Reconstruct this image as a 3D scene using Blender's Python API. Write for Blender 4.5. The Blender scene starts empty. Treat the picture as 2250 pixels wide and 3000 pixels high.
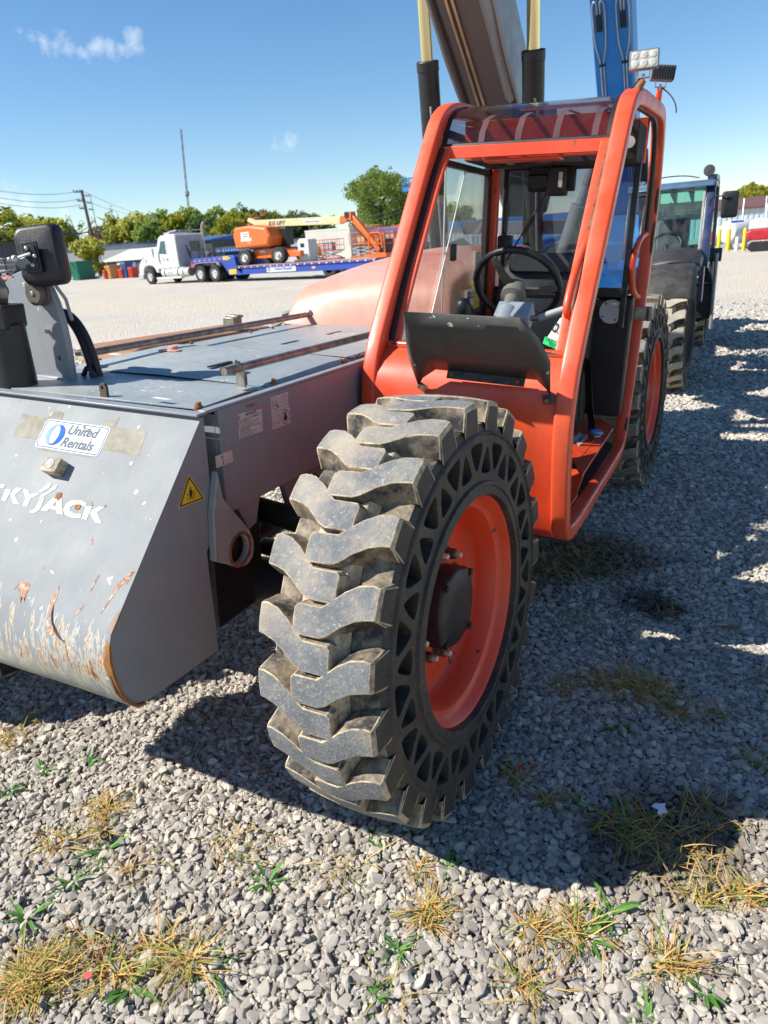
import bpy, bmesh, math, random
import numpy as np
from mathutils import Matrix, Vector
from mathutils.geometry import tessellate_polygon
rad = math.radians; pi = math.pi
random.seed(11); NR = np.random.default_rng(5)
sc = bpy.context.scene; col = sc.collection
I4 = Matrix.Identity(4)

# ------------------------------------------------------------------ viewpoint and ground
CAM = Vector((0.6235, -1.8061, 1.6864)); FPX = 2084.73
RM = ((0.90234181, 0.4256134, -0.06806239), (0.09219119, -0.34483579, -0.93412476), (-0.42104637, 0.83662507, -0.35039755))
RIGHT, DOWN, FWD = (Vector(r) for r in RM)
# the telehandler body stands rolled and pitched a little on its level axles
BODY = Matrix(((0.9980386, 0, 0.06260152, 0), (-0.00127567, 0.99979235, 0.02033772, 0), (-0.06258853, -0.02037769, 0.99783136, 0.638), (0, 0, 0, 1)))

def gz(x, y):                      # the yard rises very gently away from the machine
    return 0.0065 * max(0.0, math.hypot(x - CAM.x, y - CAM.y) - 8)
def at(px, py, depth):             # a point of the place seen at photo pixel (2250 x 3000) at that depth
    return CAM + (RIGHT * ((px - 1125) / FPX) + DOWN * ((py - 1500) / FPX) + FWD) * depth
def gp(px, py):                    # the ground point seen at a photo pixel
    d = at(px, py, 1.0) - CAM; k = 1.0
    for _ in range(14000):
        p = CAM + d * k
        if p.z <= gz(p.x, p.y): break
        k *= 1.0008
    return p

# ------------------------------------------------------------------ mesh helper
def rotm(d):                       # matrix whose Z axis is d
    d = Vector(d).normalized()
    return d.to_track_quat('Z', 'Y').to_matrix()
class MB:
    def __init__(s, T=I4): s.V = []; s.F = []; s.M = []; s.T = T
    def add(s, vs, fs, m=0):
        o = len(s.V); s.V += [tuple(s.T @ Vector(v)) for v in vs]
        s.F += [tuple(i + o for i in f) for f in fs]; s.M += [m] * len(fs); return s
    def box(s, lo, hi, m=0):
        x0, y0, z0 = lo; x1, y1, z1 = hi
        return s.add([(x0, y0, z0), (x1, y0, z0), (x1, y1, z0), (x0, y1, z0), (x0, y0, z1), (x1, y0, z1), (x1, y1, z1), (x0, y1, z1)],
                     [(3, 2, 1, 0), (4, 5, 6, 7), (0, 1, 5, 4), (1, 2, 6, 5), (2, 3, 7, 6), (3, 0, 4, 7)], m)
    def obox(s, c, size, R=None, m=0):
        h = Vector(size) / 2; R = R or Matrix.Identity(3); c = Vector(c)
        vs = [c + R @ Vector((sx * h.x, sy * h.y, sz * h.z)) for sz in (-1, 1) for sx, sy in ((-1, -1), (1, -1), (1, 1), (-1, 1))]
        return s.add(vs, [(3, 2, 1, 0), (4, 5, 6, 7), (0, 1, 5, 4), (1, 2, 6, 5), (2, 3, 7, 6), (3, 0, 4, 7)], m)
    def bar(s, a, b, w, h, m=0, up=(0, 0, 1)):
        a = Vector(a); b = Vector(b); d = (b - a).normalized(); u = Vector(up)
        x = d.cross(u)
        if x.length < 1e-4: x = d.cross(Vector((0, 1, 0)))
        x.normalize(); z = x.cross(d)
        R = Matrix((x, d, z)).transposed()
        return s.obox((a + b) / 2, (w, (b - a).length, h), R, m)
    def prism(s, pts, ax, a, b, m=0, holes=()):
        def P(p, t): return (t, p[0], p[1]) if ax == 0 else (p[0], t, p[1]) if ax == 1 else (p[0], p[1], t)
        loops = [list(pts)] + [list(h) for h in holes]; flat = [p for l in loops for p in l]; n = len(flat)
        vs = [P(p, a) for p in flat] + [P(p, b) for p in flat]
        if holes:
            tr = tessellate_polygon([[Vector((p[0], p[1], 0)) for p in l] for l in loops])
            fs = [tuple(t) for t in tr] + [tuple(i + n for i in reversed(t)) for t in tr]
        else: fs = [tuple(range(n)), tuple(range(2 * n - 1, n - 1, -1))]
        o = 0
        for l in loops:
            k = len(l)
            fs += [(o + i, o + (i + 1) % k, n + o + (i + 1) % k, n + o + i) for i in range(k)]; o += k
        return s.add(vs, fs, m)
    def plate(s, pts, nrm, th, m=0):           # planar outline in space given a thickness
        nrm = Vector(nrm).normalized() * th; n = len(pts)
        vs = [Vector(p) for p in pts] + [Vector(p) + nrm for p in pts]
        fs = [tuple(range(n - 1, -1, -1)), tuple(range(n, 2 * n))] + [(i, (i + 1) % n, n + (i + 1) % n, n + i) for i in range(n)]
        return s.add(vs, fs, m)
    def loft(s, rings, caps=True, closed=False, m=0, ring=True):
        n = len(rings[0]); vs = [p for r in rings for p in r]; fs = []
        K = len(rings); e = K if closed else K - 1
        for i in range(e):
            for j in range(n if ring else n - 1):
                a = i * n + j; b = i * n + (j + 1) % n; c = ((i + 1) % K) * n
                fs.append((a, b, c + (j + 1) % n, c + j))
        if caps and not closed and ring: fs += [tuple(range(n - 1, -1, -1)), tuple(range((K - 1) * n, K * n))]
        return s.add(vs, fs, m)
    def tube(s, path, r, n=12, m=0, closed=False, caps=True):
        P = [Vector(p) for p in path]; K = len(P); rs = r if hasattr(r, '__len__') else [r] * K; rings = []; u = None
        for i, p in enumerate(P):
            a = P[i - 1] if (i or closed) else p; b = P[(i + 1) % K] if (i < K - 1 or closed) else p
            d = (b - a).normalized()
            if u is None:
                u = d.orthogonal().normalized()
            u = (u - d * u.dot(d)).normalized(); v = d.cross(u)
            rings.append([p + (u * math.cos(t) + v * math.sin(t)) * rs[i] for t in (2 * pi * k / n for k in range(n))])
        return s.loft(rings, caps, closed, m)
    def lathe(s, prof, o=(0, 0, 0), d=(1, 0, 0), n=48, m=0, caps=False):    # prof: (radius, distance along d)
        R = rotm(d); o = Vector(o); rings = []
        for r, h in prof:
            rings.append([o + R @ Vector((max(r, 1e-5) * math.cos(t), max(r, 1e-5) * math.sin(t), h)) for t in (2 * pi * k / n for k in range(n))])
        return s.loft(rings, caps, False, m)
    def cyl(s, a, b, r, n=20, m=0): return s.tube([a, b], r, n, m)
    def ball(s, c, r, m=0, n=12): 
        return s.lathe([(r * math.sin(t), -r * math.cos(t)) for t in (pi * k / n for k in range(n + 1))], c, (0, 0, 1), n * 2, m)
    def sheet(s, grid, m=0):                   # open grid of points
        return s.loft(grid, False, False, m, ring=False)
    def build(s, name, mats, parent=None, bevel=0, sharp=35, seg=2, recalc=True, bevmat=-1, loc=None):
        me = bpy.data.meshes.new(name); V = s.V
        if loc is not None: V = [(v[0] - loc[0], v[1] - loc[1], v[2] - loc[2]) for v in V]
        me.from_pydata(V, [], s.F)
        if not isinstance(mats, (list, tuple)): mats = [mats]
        for q in mats: me.materials.append(q)
        me.polygons.foreach_set('material_index', s.M)
        if recalc:
            b = bmesh.new(); b.from_mesh(me); bmesh.ops.recalc_face_normals(b, faces=b.faces); b.to_mesh(me); b.free()
        me.polygons.foreach_set('use_smooth', [True] * len(me.polygons))
        me.set_sharp_from_angle(angle=rad(sharp)); me.update()
        o = bpy.data.objects.new(name, me); col.objects.link(o)
        if loc is not None: o.location = loc
        if parent: o.parent = parent
        if bevel:
            w = o.modifiers.new('edge', 'BEVEL'); w.width = bevel; w.segments = seg; w.limit_method = 'ANGLE'; w.angle_limit = rad(28)
            w.harden_normals = False; w.material = bevmat
        return o

def each(name, mats, parent, items, **kw):      # one part per item; item draws itself into a fresh mesh
    for it in items:
        b = body(); it(b); b.build(name, mats, parent, **kw)
def tag(o, label=None, cat=None, group=None, kind=None):
    if label: o['label'] = label
    if cat: o['category'] = cat
    if group: o['group'] = group
    if kind: o['kind'] = kind
    return o
def empty(name, loc, label, cat, group=None, rz=0):
    o = bpy.data.objects.new(name, None); col.objects.link(o); o.location = loc; o.rotation_euler.z = rz; o.empty_display_size = .2
    return tag(o, label, cat, group)
def copy_tree(o, parent=None):
    c = o.copy(); col.objects.link(c)
    if parent: c.parent = parent
    for ch in [k for k in o.children]: copy_tree(ch, c)
    return c
def circ(c, r, n=24, a0=0, a1=2 * pi, e=1.0):
    full = abs(a1 - a0 - 2 * pi) < 1e-6
    return [(c[0] + r * math.cos(a0 + (a1 - a0) * i / (n if full else n - 1)), c[1] + r * e * math.sin(a0 + (a1 - a0) * i / (n if full else n - 1))) for i in range(n)]
def rrect(cx, cy, w, h, r, n=5):
    out = []
    for qx, qy, a in ((1, 1, 0), (-1, 1, pi / 2), (-1, -1, pi), (1, -1, 1.5 * pi)):
        out += circ((cx + qx * (w / 2 - r), cy + qy * (h / 2 - r)), r, n, a, a + pi / 2)
    return out
def smooth_path(pts, it=2, closed=False):
    P = [Vector(p) for p in pts]
    for _ in range(it):
        Q = [] if closed else [P[0]]
        for i in range(len(P) if closed else len(P) - 1):
            a, b = P[i], P[(i + 1) % len(P)]; Q += [a * .75 + b * .25, a * .25 + b * .75]
        if not closed: Q.append(P[-1])
        P = Q
    return P
def fill_rect(poly, ex, ey, o):                  # 2D outline -> 3D points on a surface frame
    return [Vector(o) + Vector(ex) * p[0] + Vector(ey) * p[1] for p in poly]

# flat marks (letters, stickers) lie a fraction of a millimetre above what they are on
def text_polys(body, size, shear=0, bold=0, spacing=1.0, width=1.0):
    cu = bpy.data.curves.new('t', 'FONT'); cu.body = body; cu.size = size; cu.shear = shear; cu.offset = bold
    cu.space_character = spacing; cu.resolution_u = 3; cu.fill_mode = 'BOTH'
    o = bpy.data.objects.new('t', cu); col.objects.link(o)
    dg = bpy.context.evaluated_depsgraph_get(); me = bpy.data.meshes.new_from_object(o.evaluated_get(dg))
    vs = [(v.co.x * width, v.co.y) for v in me.vertices]; fs = [tuple(p.vertices) for p in me.polygons]
    bpy.data.objects.remove(o); bpy.data.curves.remove(cu); bpy.data.meshes.remove(me)
    return vs, fs
def put_text(mb, body, o, ex, ey, size, m=0, align='c', lift=.0012, **kw):
    vs, fs = text_polys(body, size, **kw)
    if not vs: return
    xs = [v[0] for v in vs]; ox = {'c': -(min(xs) + max(xs)) / 2, 'l': -min(xs), 'r': -max(xs)}[align]
    ex = Vector(ex).normalized(); ey = Vector(ey).normalized(); nz = ex.cross(ey); o = Vector(o) + nz * lift
    mb.add([o + ex * (v[0] + ox) + ey * v[1] for v in vs], fs, m)
def put_poly(mb, poly, o, ex, ey, m=0, lift=.0006):
    ex = Vector(ex).normalized(); ey = Vector(ey).normalized(); nz = ex.cross(ey); o = Vector(o) + nz * lift
    mb.add([o + ex * p[0] + ey * p[1] for p in poly], [tuple(range(len(poly)))], m)
def put_ring(mb, outer, inner, o, ex, ey, m=0, lift=.0012):
    n = len(outer); ex = Vector(ex).normalized(); ey = Vector(ey).normalized(); nz = ex.cross(ey); o = Vector(o) + nz * lift
    mb.add([o + ex * p[0] + ey * p[1] for p in outer + inner], [(i, (i + 1) % n, n + (i + 1) % n, n + i) for i in range(n)], m)
# ------------------------------------------------------------------ materials
class NT:
    def __init__(s, name):
        s.m = bpy.data.materials.new(name); s.m.use_nodes = True; s.t = s.m.node_tree; s.t.nodes.clear()
        s.o = s.t.nodes.new('ShaderNodeOutputMaterial'); s.b = s.n('ShaderNodeBsdfPrincipled'); s.l(s.b.outputs[0], s.o.inputs[0])
        s._c = None
    def n(s, ty, ins=None, **kw):
        x = s.t.nodes.new(ty)
        for k, v in kw.items(): setattr(x, k, v)
        for k, v in (ins or {}).items():
            if hasattr(v, 'is_output') or isinstance(v, bpy.types.NodeSocket): s.t.links.new(v, x.inputs[k])
            else: x.inputs[k].default_value = v
        return x
    def l(s, a, b): s.t.links.new(a, b)
    def co(s, scale=None, kind='Object'):
        if s._c is None: s._c = s.n('ShaderNodeTexCoord')
        c = s._c.outputs[kind]
        if scale: c = s.n('ShaderNodeMapping', {'Vector': c, 'Scale': scale}).outputs[0]
        return c
    def noise(s, scale, detail=4, rough=.55, vec=None, dist=0):
        return s.n('ShaderNodeTexNoise', {'Vector': vec or s.co(), 'Scale': scale, 'Detail': detail, 'Roughness': rough, 'Distortion': dist}).outputs[0]
    def ramp(s, f, stops):
        r = s.n('ShaderNodeValToRGB', {'Fac': f}); e = r.color_ramp.elements
        while len(e) < len(stops): e.new(.5)
        for q, (p, c) in zip(e, stops):
            q.position = p; q.color = (c, c, c, 1) if not hasattr(c, '__len__') else (*c, 1)
        return r.outputs[0]
    def rng(s, f, a, b, c=0, d=1):
        return s.n('ShaderNodeMapRange', {'Value': f, 'From Min': a, 'From Max': b, 'To Min': c, 'To Max': d}).outputs[0]
    def mix(s, f, a, b, bt='MIX'):
        x = s.n('ShaderNodeMix', data_type='RGBA', blend_type=bt)
        for i, v in ((0, f), (6, a), (7, b)):
            if isinstance(v, bpy.types.NodeSocket): s.l(v, x.inputs[i])
            elif i == 0: x.inputs[0].default_value = v
            else: x.inputs[i].default_value = (*v, 1)
        return x.outputs[2]
    def mul(s, a, b, op='MULTIPLY'):
        x = s.n('ShaderNodeMath', operation=op)
        for i, v in ((0, a), (1, b)):
            if isinstance(v, bpy.types.NodeSocket): s.l(v, x.inputs[i])
            else: x.inputs[i].default_value = v
        return x.outputs[0]
    def bump(s, h, strength=.2, dist=.01):
        s.l(s.n('ShaderNodeBump', {'Height': h, 'Strength': strength, 'Distance': dist}).outputs[0], s.b.inputs['Normal'])
    def set(s, **kw):
        for k, v in kw.items():
            k = {'col': 'Base Color', 'rough': 'Roughness', 'metal': 'Metallic', 'coat': 'Coat Weight', 'spec': 'Specular IOR Level', 'trans': 'Transmission Weight', 'ior': 'IOR', 'coatr': 'Coat Roughness', 'alpha': 'Alpha'}.get(k, k)
            if isinstance(v, bpy.types.NodeSocket): s.l(v, s.b.inputs[k])
            elif k == 'Base Color': s.b.inputs[k].default_value = (*v, 1)
            else: s.b.inputs[k].default_value = v
        return s
def simple(name, c, rough=.5, metal=0, var=.25, vs=6, bump=.05, bs=60, **kw):
    t = NT(name); n = t.noise(vs, 5)
    t.set(col=t.mix(t.rng(n, .3, .7), tuple(x * (1 - var) for x in c), tuple(min(1, x * (1 + var * .5)) for x in c)), metal=metal,
          rough=t.rng(t.noise(vs * 3), .3, .7, max(.03, rough - .08), min(1, rough + .1)), **kw)
    if bump: t.bump(t.noise(bs, 3), bump, .004)
    return t.m
def paint(name, c, rough=.42, fade=None, fam=.35, dirt=(.16, .12, .08), damt=.35, dlo=.52, rust=0, chips=0, chipc=(.55, .5, .42), coat=.1, scale=1.0):
    t = NT(name)
    big = t.noise(2.2 * scale, 5, .6); fine = t.noise(38 * scale, 4, .6)
    c0 = t.mix(t.rng(big, .35, .68, 0, fam), c, fade or tuple(min(1, x * 1.25 + .03) for x in c))
    streak = t.noise(5 * scale, 5, .6, t.co((6, 6, .7)))
    c0 = t.mix(t.mul(t.rng(streak, dlo, .78), damt), c0, dirt)
    c0 = t.mix(t.mul(t.rng(fine, .45, .8), damt * .6), c0, dirt)
    if chips:
        k = t.rng(t.mul(t.noise(26 * scale, 3, .6, t.co((1, 1, .55))), t.rng(t.noise(2.6 * scale), .35, .7, .82, 1.12)), .70 - chips * .06, .715 - chips * .06)
        c0 = t.mix(k, c0, chipc)
    if rust:
        k = t.rng(t.noise(7 * scale, 8, .7), .68 - rust * .1, .74 - rust * .1)
        c0 = t.mix(k, c0, t.mix(t.noise(40), (.05, .02, .012), (.33, .13, .04)))
    t.set(col=c0, rough=t.rng(t.noise(9 * scale, 6), .3, .72, rough - .1, rough + .16), coat=coat, coatr=.25)
    t.bump(t.noise(70 * scale, 2), .04, .003)
    return t.m
def glassmat(name, c, rough=.02, alpha=.12, dirty=.1):
    # sheet glass: mostly see-through, tinted, with a dusty film
    t = NT(name); nt = t.t
    tr = t.n('ShaderNodeBsdfTransparent', {'Color': (*c, 1)}); gl = t.n('ShaderNodeBsdfGlossy', {'Color': (1, 1, 1, 1), 'Roughness': rough})
    bf = t.n('ShaderNodeNewGeometry').outputs['Backfacing']; fr = t.n('ShaderNodeFresnel', {'IOR': t.rng(bf, 0, 1, 1.45, 1 / 1.45)}); mx = t.n('ShaderNodeMixShader', {0: fr.outputs[0]}); t.l(tr.outputs[0], mx.inputs[1]); t.l(gl.outputs[0], mx.inputs[2])
    df = t.n('ShaderNodeBsdfDiffuse', {'Color': (.45, .42, .38, 1)}); m2 = t.n('ShaderNodeMixShader')
    k = t.mul(t.rng(t.noise(5, 6, .65, t.co((3, 3, 1))), .35, .75), dirty); t.l(k, m2.inputs[0])
    t.l(mx.outputs[0], m2.inputs[1]); t.l(df.outputs[0], m2.inputs[2]); t.l(m2.outputs[0], t.o.inputs[0]); nt.nodes.remove(t.b)
    return t.m

ORANGE = paint('orange_paint', (.70, .055, .010), .40, fade=(.74, .12, .05), fam=.7, damt=.4, dirt=(.26, .09, .05), chips=.2, chipc=(.22, .08, .05), coat=.15)
ORANGE2 = paint('orange_wheel_paint', (.76, .048, .008), .42, fade=(.78, .085, .025), fam=.5, damt=.4, chips=.25, chipc=(.10, .04, .03), dirt=(.32, .13, .07), dlo=.5, coat=.1)
HOODM = paint('faded_red_hood', (.66, .235, .17), .5, fade=(.70, .38, .30), fam=.8, damt=.2, dirt=(.35, .22, .15), coat=.1)
GREY = paint('grey_body_paint', (.215, .235, .255), .4, fade=(.27, .29, .31), fam=.6, damt=.25, dirt=(.15, .12, .10), rust=.05, chips=.3, coat=.15)
DECK = paint('grey_deck_paint', (.235, .275, .285), .44, fade=(.33, .345, .335), fam=.8, damt=.55, dirt=(.20, .15, .10), rust=.22, chips=.4, coat=.15)
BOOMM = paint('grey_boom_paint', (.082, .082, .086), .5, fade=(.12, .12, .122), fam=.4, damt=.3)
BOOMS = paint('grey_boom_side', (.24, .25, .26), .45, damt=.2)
BLACKM = simple('black_plastic', (.012, .012, .013), .45, var=.4, bump=.15, bs=180)
BLACKP = simple('black_paint', (.014, .014, .015), .42, var=.5, vs=9, bump=.06)
RUBBER = simple('black_rubber', (.018, .017, .016), .75, var=.5, bump=.1)
DUSTRUB = simple('dusty_seal_rubber', (.11, .085, .06), .9, var=.7, vs=30)
VINYL = simple('seat_vinyl', (.024, .025, .029), .5, var=.3, bump=.3, bs=220)
STEEL = simple('worn_steel', (.30, .27, .23), .38, .7, var=.5, vs=25)
CHROME = simple('chrome_rod', (.80, .68, .38), .07, 1, var=.05, bump=0)
ZINC = simple('zinc_plating', (.52, .50, .44), .4, .7, var=.3, vs=40)
BRASS = simple('dirty_brass_nut', (.14, .085, .05), .65, .2, var=.7, vs=50, bump=.3)
PALE = simple('pale_plastic_cap', (.62, .55, .38), .5, var=.2)
WHITEM = simple('white_vinyl', (.58, .58, .565), .8, var=.08, vs=20, bump=.02, spec=.12)
DECALW = simple('off_white_decal', (.64, .62, .55), .8, var=.12, vs=30, bump=.02, spec=.12)
TAPEM = simple('old_glue_residue', (.235, .215, .165), .7, var=.3, vs=14)
PAPER = simple('aged_label', (.60, .52, .46), .6, var=.15, vs=25)
INK = simple('black_ink', (.015, .015, .017), .6, var=.2)
GREYINK = simple('faded_grey_ink', (.13, .16, .19), .8, var=.35, vs=60, spec=.12)
BLUEINK = simple('sign_blue', (.03, .13, .55), .8, var=.2, vs=40, spec=.12)
PALEBLUE = simple('sign_pale_blue', (.24, .36, .45), .8, var=.15, vs=40, spec=.12)
REDINK = simple('faded_red_ink', (.55, .18, .15), .6, var=.2)
YELLOW = simple('warning_yellow', (.72, .50, .02), .5, var=.15, vs=30)
YELLOWL = simple('faded_yellow_label', (.58, .48, .12), .6, var=.3, vs=30)
GREENM = simple('bright_green_tag', (.02, .48, .14), .5, var=.1)
def rustmat():
    t = NT('rust'); t.set(col=t.ramp(t.noise(18, 8, .7), [(.25, (.05, .02, .012)), (.5, (.20, .075, .025)), (.75, (.42, .20, .07))]), rough=.85); t.bump(t.noise(90, 5), .4, .003); return t.m
RUST = rustmat()
def scr():
    t = NT('bare_scratch'); t.set(col=t.ramp(t.noise(60, 6, .7), [(.3, (.13, .05, .025)), (.5, (.33, .15, .08)), (.7, (.62, .55, .45))]), rough=.7); return t.m
SCRATCH = scr()
def panel_mat():
    # grey front apron: scuffed paint, rust and bare primer worn through towards the bent lower edge (UV: x metres, v along the slope)
    t = NT('apron_paint'); uv = t.co(kind='UV'); sep = t.n('ShaderNodeSeparateXYZ', {0: uv}); v = sep.outputs[1]; u = sep.outputs[0]
    big = t.noise(3, 5, .6); c = t.mix(t.rng(big, .3, .7), (.215, .226, .232), (.27, .282, .286))
    scuf = t.noise(9, 6, .7, t.n('ShaderNodeMapping', {'Vector': uv, 'Scale': (14, 1.3, 1)}).outputs[0])
    c = t.mix(t.mul(t.rng(scuf, .56, .75), .35), c, (.42, .43, .43))
    scr2 = t.noise(5, 3, .6, t.n('ShaderNodeMapping', {'Vector': uv, 'Scale': (60, 3, 1), 'Rotation': (0, 0, .35)}).outputs[0])
    c = t.mix(t.mul(t.rng(scr2, .68, .74), .5), c, (.55, .55, .53))
    band = t.mul(t.rng(v, .56, .72), t.rng(v, .88, .76))
    heavy = t.rng(u, -1.40, -.78, .0, .55)
    str_ = t.noise(6, 8, .72, t.n('ShaderNodeMapping', {'Vector': uv, 'Scale': (9, 1.6, 1)}).outputs[0])
    k = t.mul(band, t.mul(heavy, .16, 'ADD'), 'MULTIPLY')
    thr = t.mul(str_, t.mul(k, .22), 'ADD')
    c = t.mix(t.mul(t.rng(thr, .60, .615), t.rng(k, .02, .10)), c, (.46, .445, .385))
    c = t.mix(t.mul(t.rng(thr, .655, .685), t.rng(k, .05, .2)), c, t.ramp(t.noise(30, 6, .7), [(.3, (.12, .04, .015)), (.5, (.36, .15, .03)), (.72, (.52, .28, .09))]))
    low = t.mul(t.rng(v, .74, .80), .55)
    c = t.mix(t.mul(low, t.rng(t.noise(16, 5), .3, .6)), c, (.46, .42, .30))
    edge = t.rng(t.mul(t.rng(u, -.775, -.742), t.mul(t.rng(v, .42, .70), t.noise(22, 5), 'MULTIPLY')), .22, .40)
    c = t.mix(edge, c, t.mix(t.noise(40), (.14, .05, .02), (.42, .2, .06)))
    chip = t.rng(t.noise(30, 3, .6), .715, .73); c = t.mix(chip, c, (.7, .68, .62))
    chip2 = t.rng(t.noise(21, 3, .6, t.co((1.2, 1, 1))), .73, .74); c = t.mix(chip2, c, (.09, .05, .03))
    t.set(col=c, rough=t.rng(t.noise(8, 6), .3, .7, .58, .75), spec=.22); t.bump(t.noise(3.5, 3), .25, .02)
    return t.m
APRON = panel_mat()
def tyre_mats(pref, blk=(.022, .021, .021), dust=(.56, .44, .29), top0=(.105, .115, .125), top1=(.185, .19, .195)):
    t = NT(pref + '_tread_top'); n = t.noise(6, 6, .65); sp = t.noise(75, 2, .5, None, .6)
    c = t.mix(t.rng(n, .35, .68), top0, top1)
    k = t.mul(t.rng(sp, .60, .66), t.rng(t.noise(11, 5), .42, .62)); c = t.mix(t.mul(k, .55), c, (.40, .40, .38))
    k = t.mul(t.rng(t.noise(140, 2, .5), .62, .70), .5); c = t.mix(k, c, (.38, .37, .34))
    c = t.mix(t.mul(t.rng(t.noise(45, 5, .7), .48, .75), .5), c, tuple(x * .7 for x in dust)); c = t.mix(t.mul(t.rng(t.noise(3.0, 4, .6), .47, .68), .55), c, tuple(x * .80 for x in dust))
    c = t.mix(t.rng(t.noise(24, 6, .75, t.co((1, 3, 3))), .69, .72, 0, .7), c, (.03, .03, .03))
    t.set(col=c, rough=.85); t.bump(t.mul(t.noise(160, 3), t.noise(30, 5, .7), 'ADD'), .5, .004); top = t.m
    t = NT(pref + '_dusty_edge'); t.set(col=t.ramp(t.noise(35, 6, .7), [(.32, (.10, .09, .075)), (.44, tuple(x * .6 for x in dust)), (.62, dust), (.8, tuple(min(1, x * 1.2) for x in dust))]), rough=.95); t.bump(t.noise(220, 4), .6, .003); edge = t.m
    t = NT(pref + '_tread_flank'); n = t.noise(9, 7, .7); c = t.mix(t.rng(n, .42, .68), blk, tuple(x * .62 for x in dust)); c = t.mix(t.mul(t.rng(t.noise(55, 4), .5, .8), .35), c, dust)
    t.set(col=c, rough=.75); t.bump(t.noise(120, 4), .4, .003); flank = t.m
    t = NT(pref + '_sidewall'); n = t.noise(10, 7, .7); c = t.mix(t.rng(n, .38, .75), blk, (.085, .064, .042)); c = t.mix(t.mul(t.rng(t.noise(70, 5), .56, .8), .4), c, (.22, .18, .12))
    t.set(col=c, rough=.68); t.bump(t.noise(80, 4), .3, .003); side = t.m
    return [top, edge, flank, side]
TYRE = tyre_mats('tyre')
TYREB = tyre_mats('mud_tyre', dust=(.62, .50, .34), top0=(.30, .28, .24), top1=(.50, .44, .35))
GLASS = glassmat('window_glass', (.86, .88, .87), dirty=.09)
TINT = glassmat('tinted_roof_glass', (.36, .30, .345), .03, dirty=.03)
RGLASS = glassmat('rear_glass', (.55, .56, .60), dirty=.05)
GLASSG = glassmat('green_cab_glass', (.62, .86, .83), dirty=.12)
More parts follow.
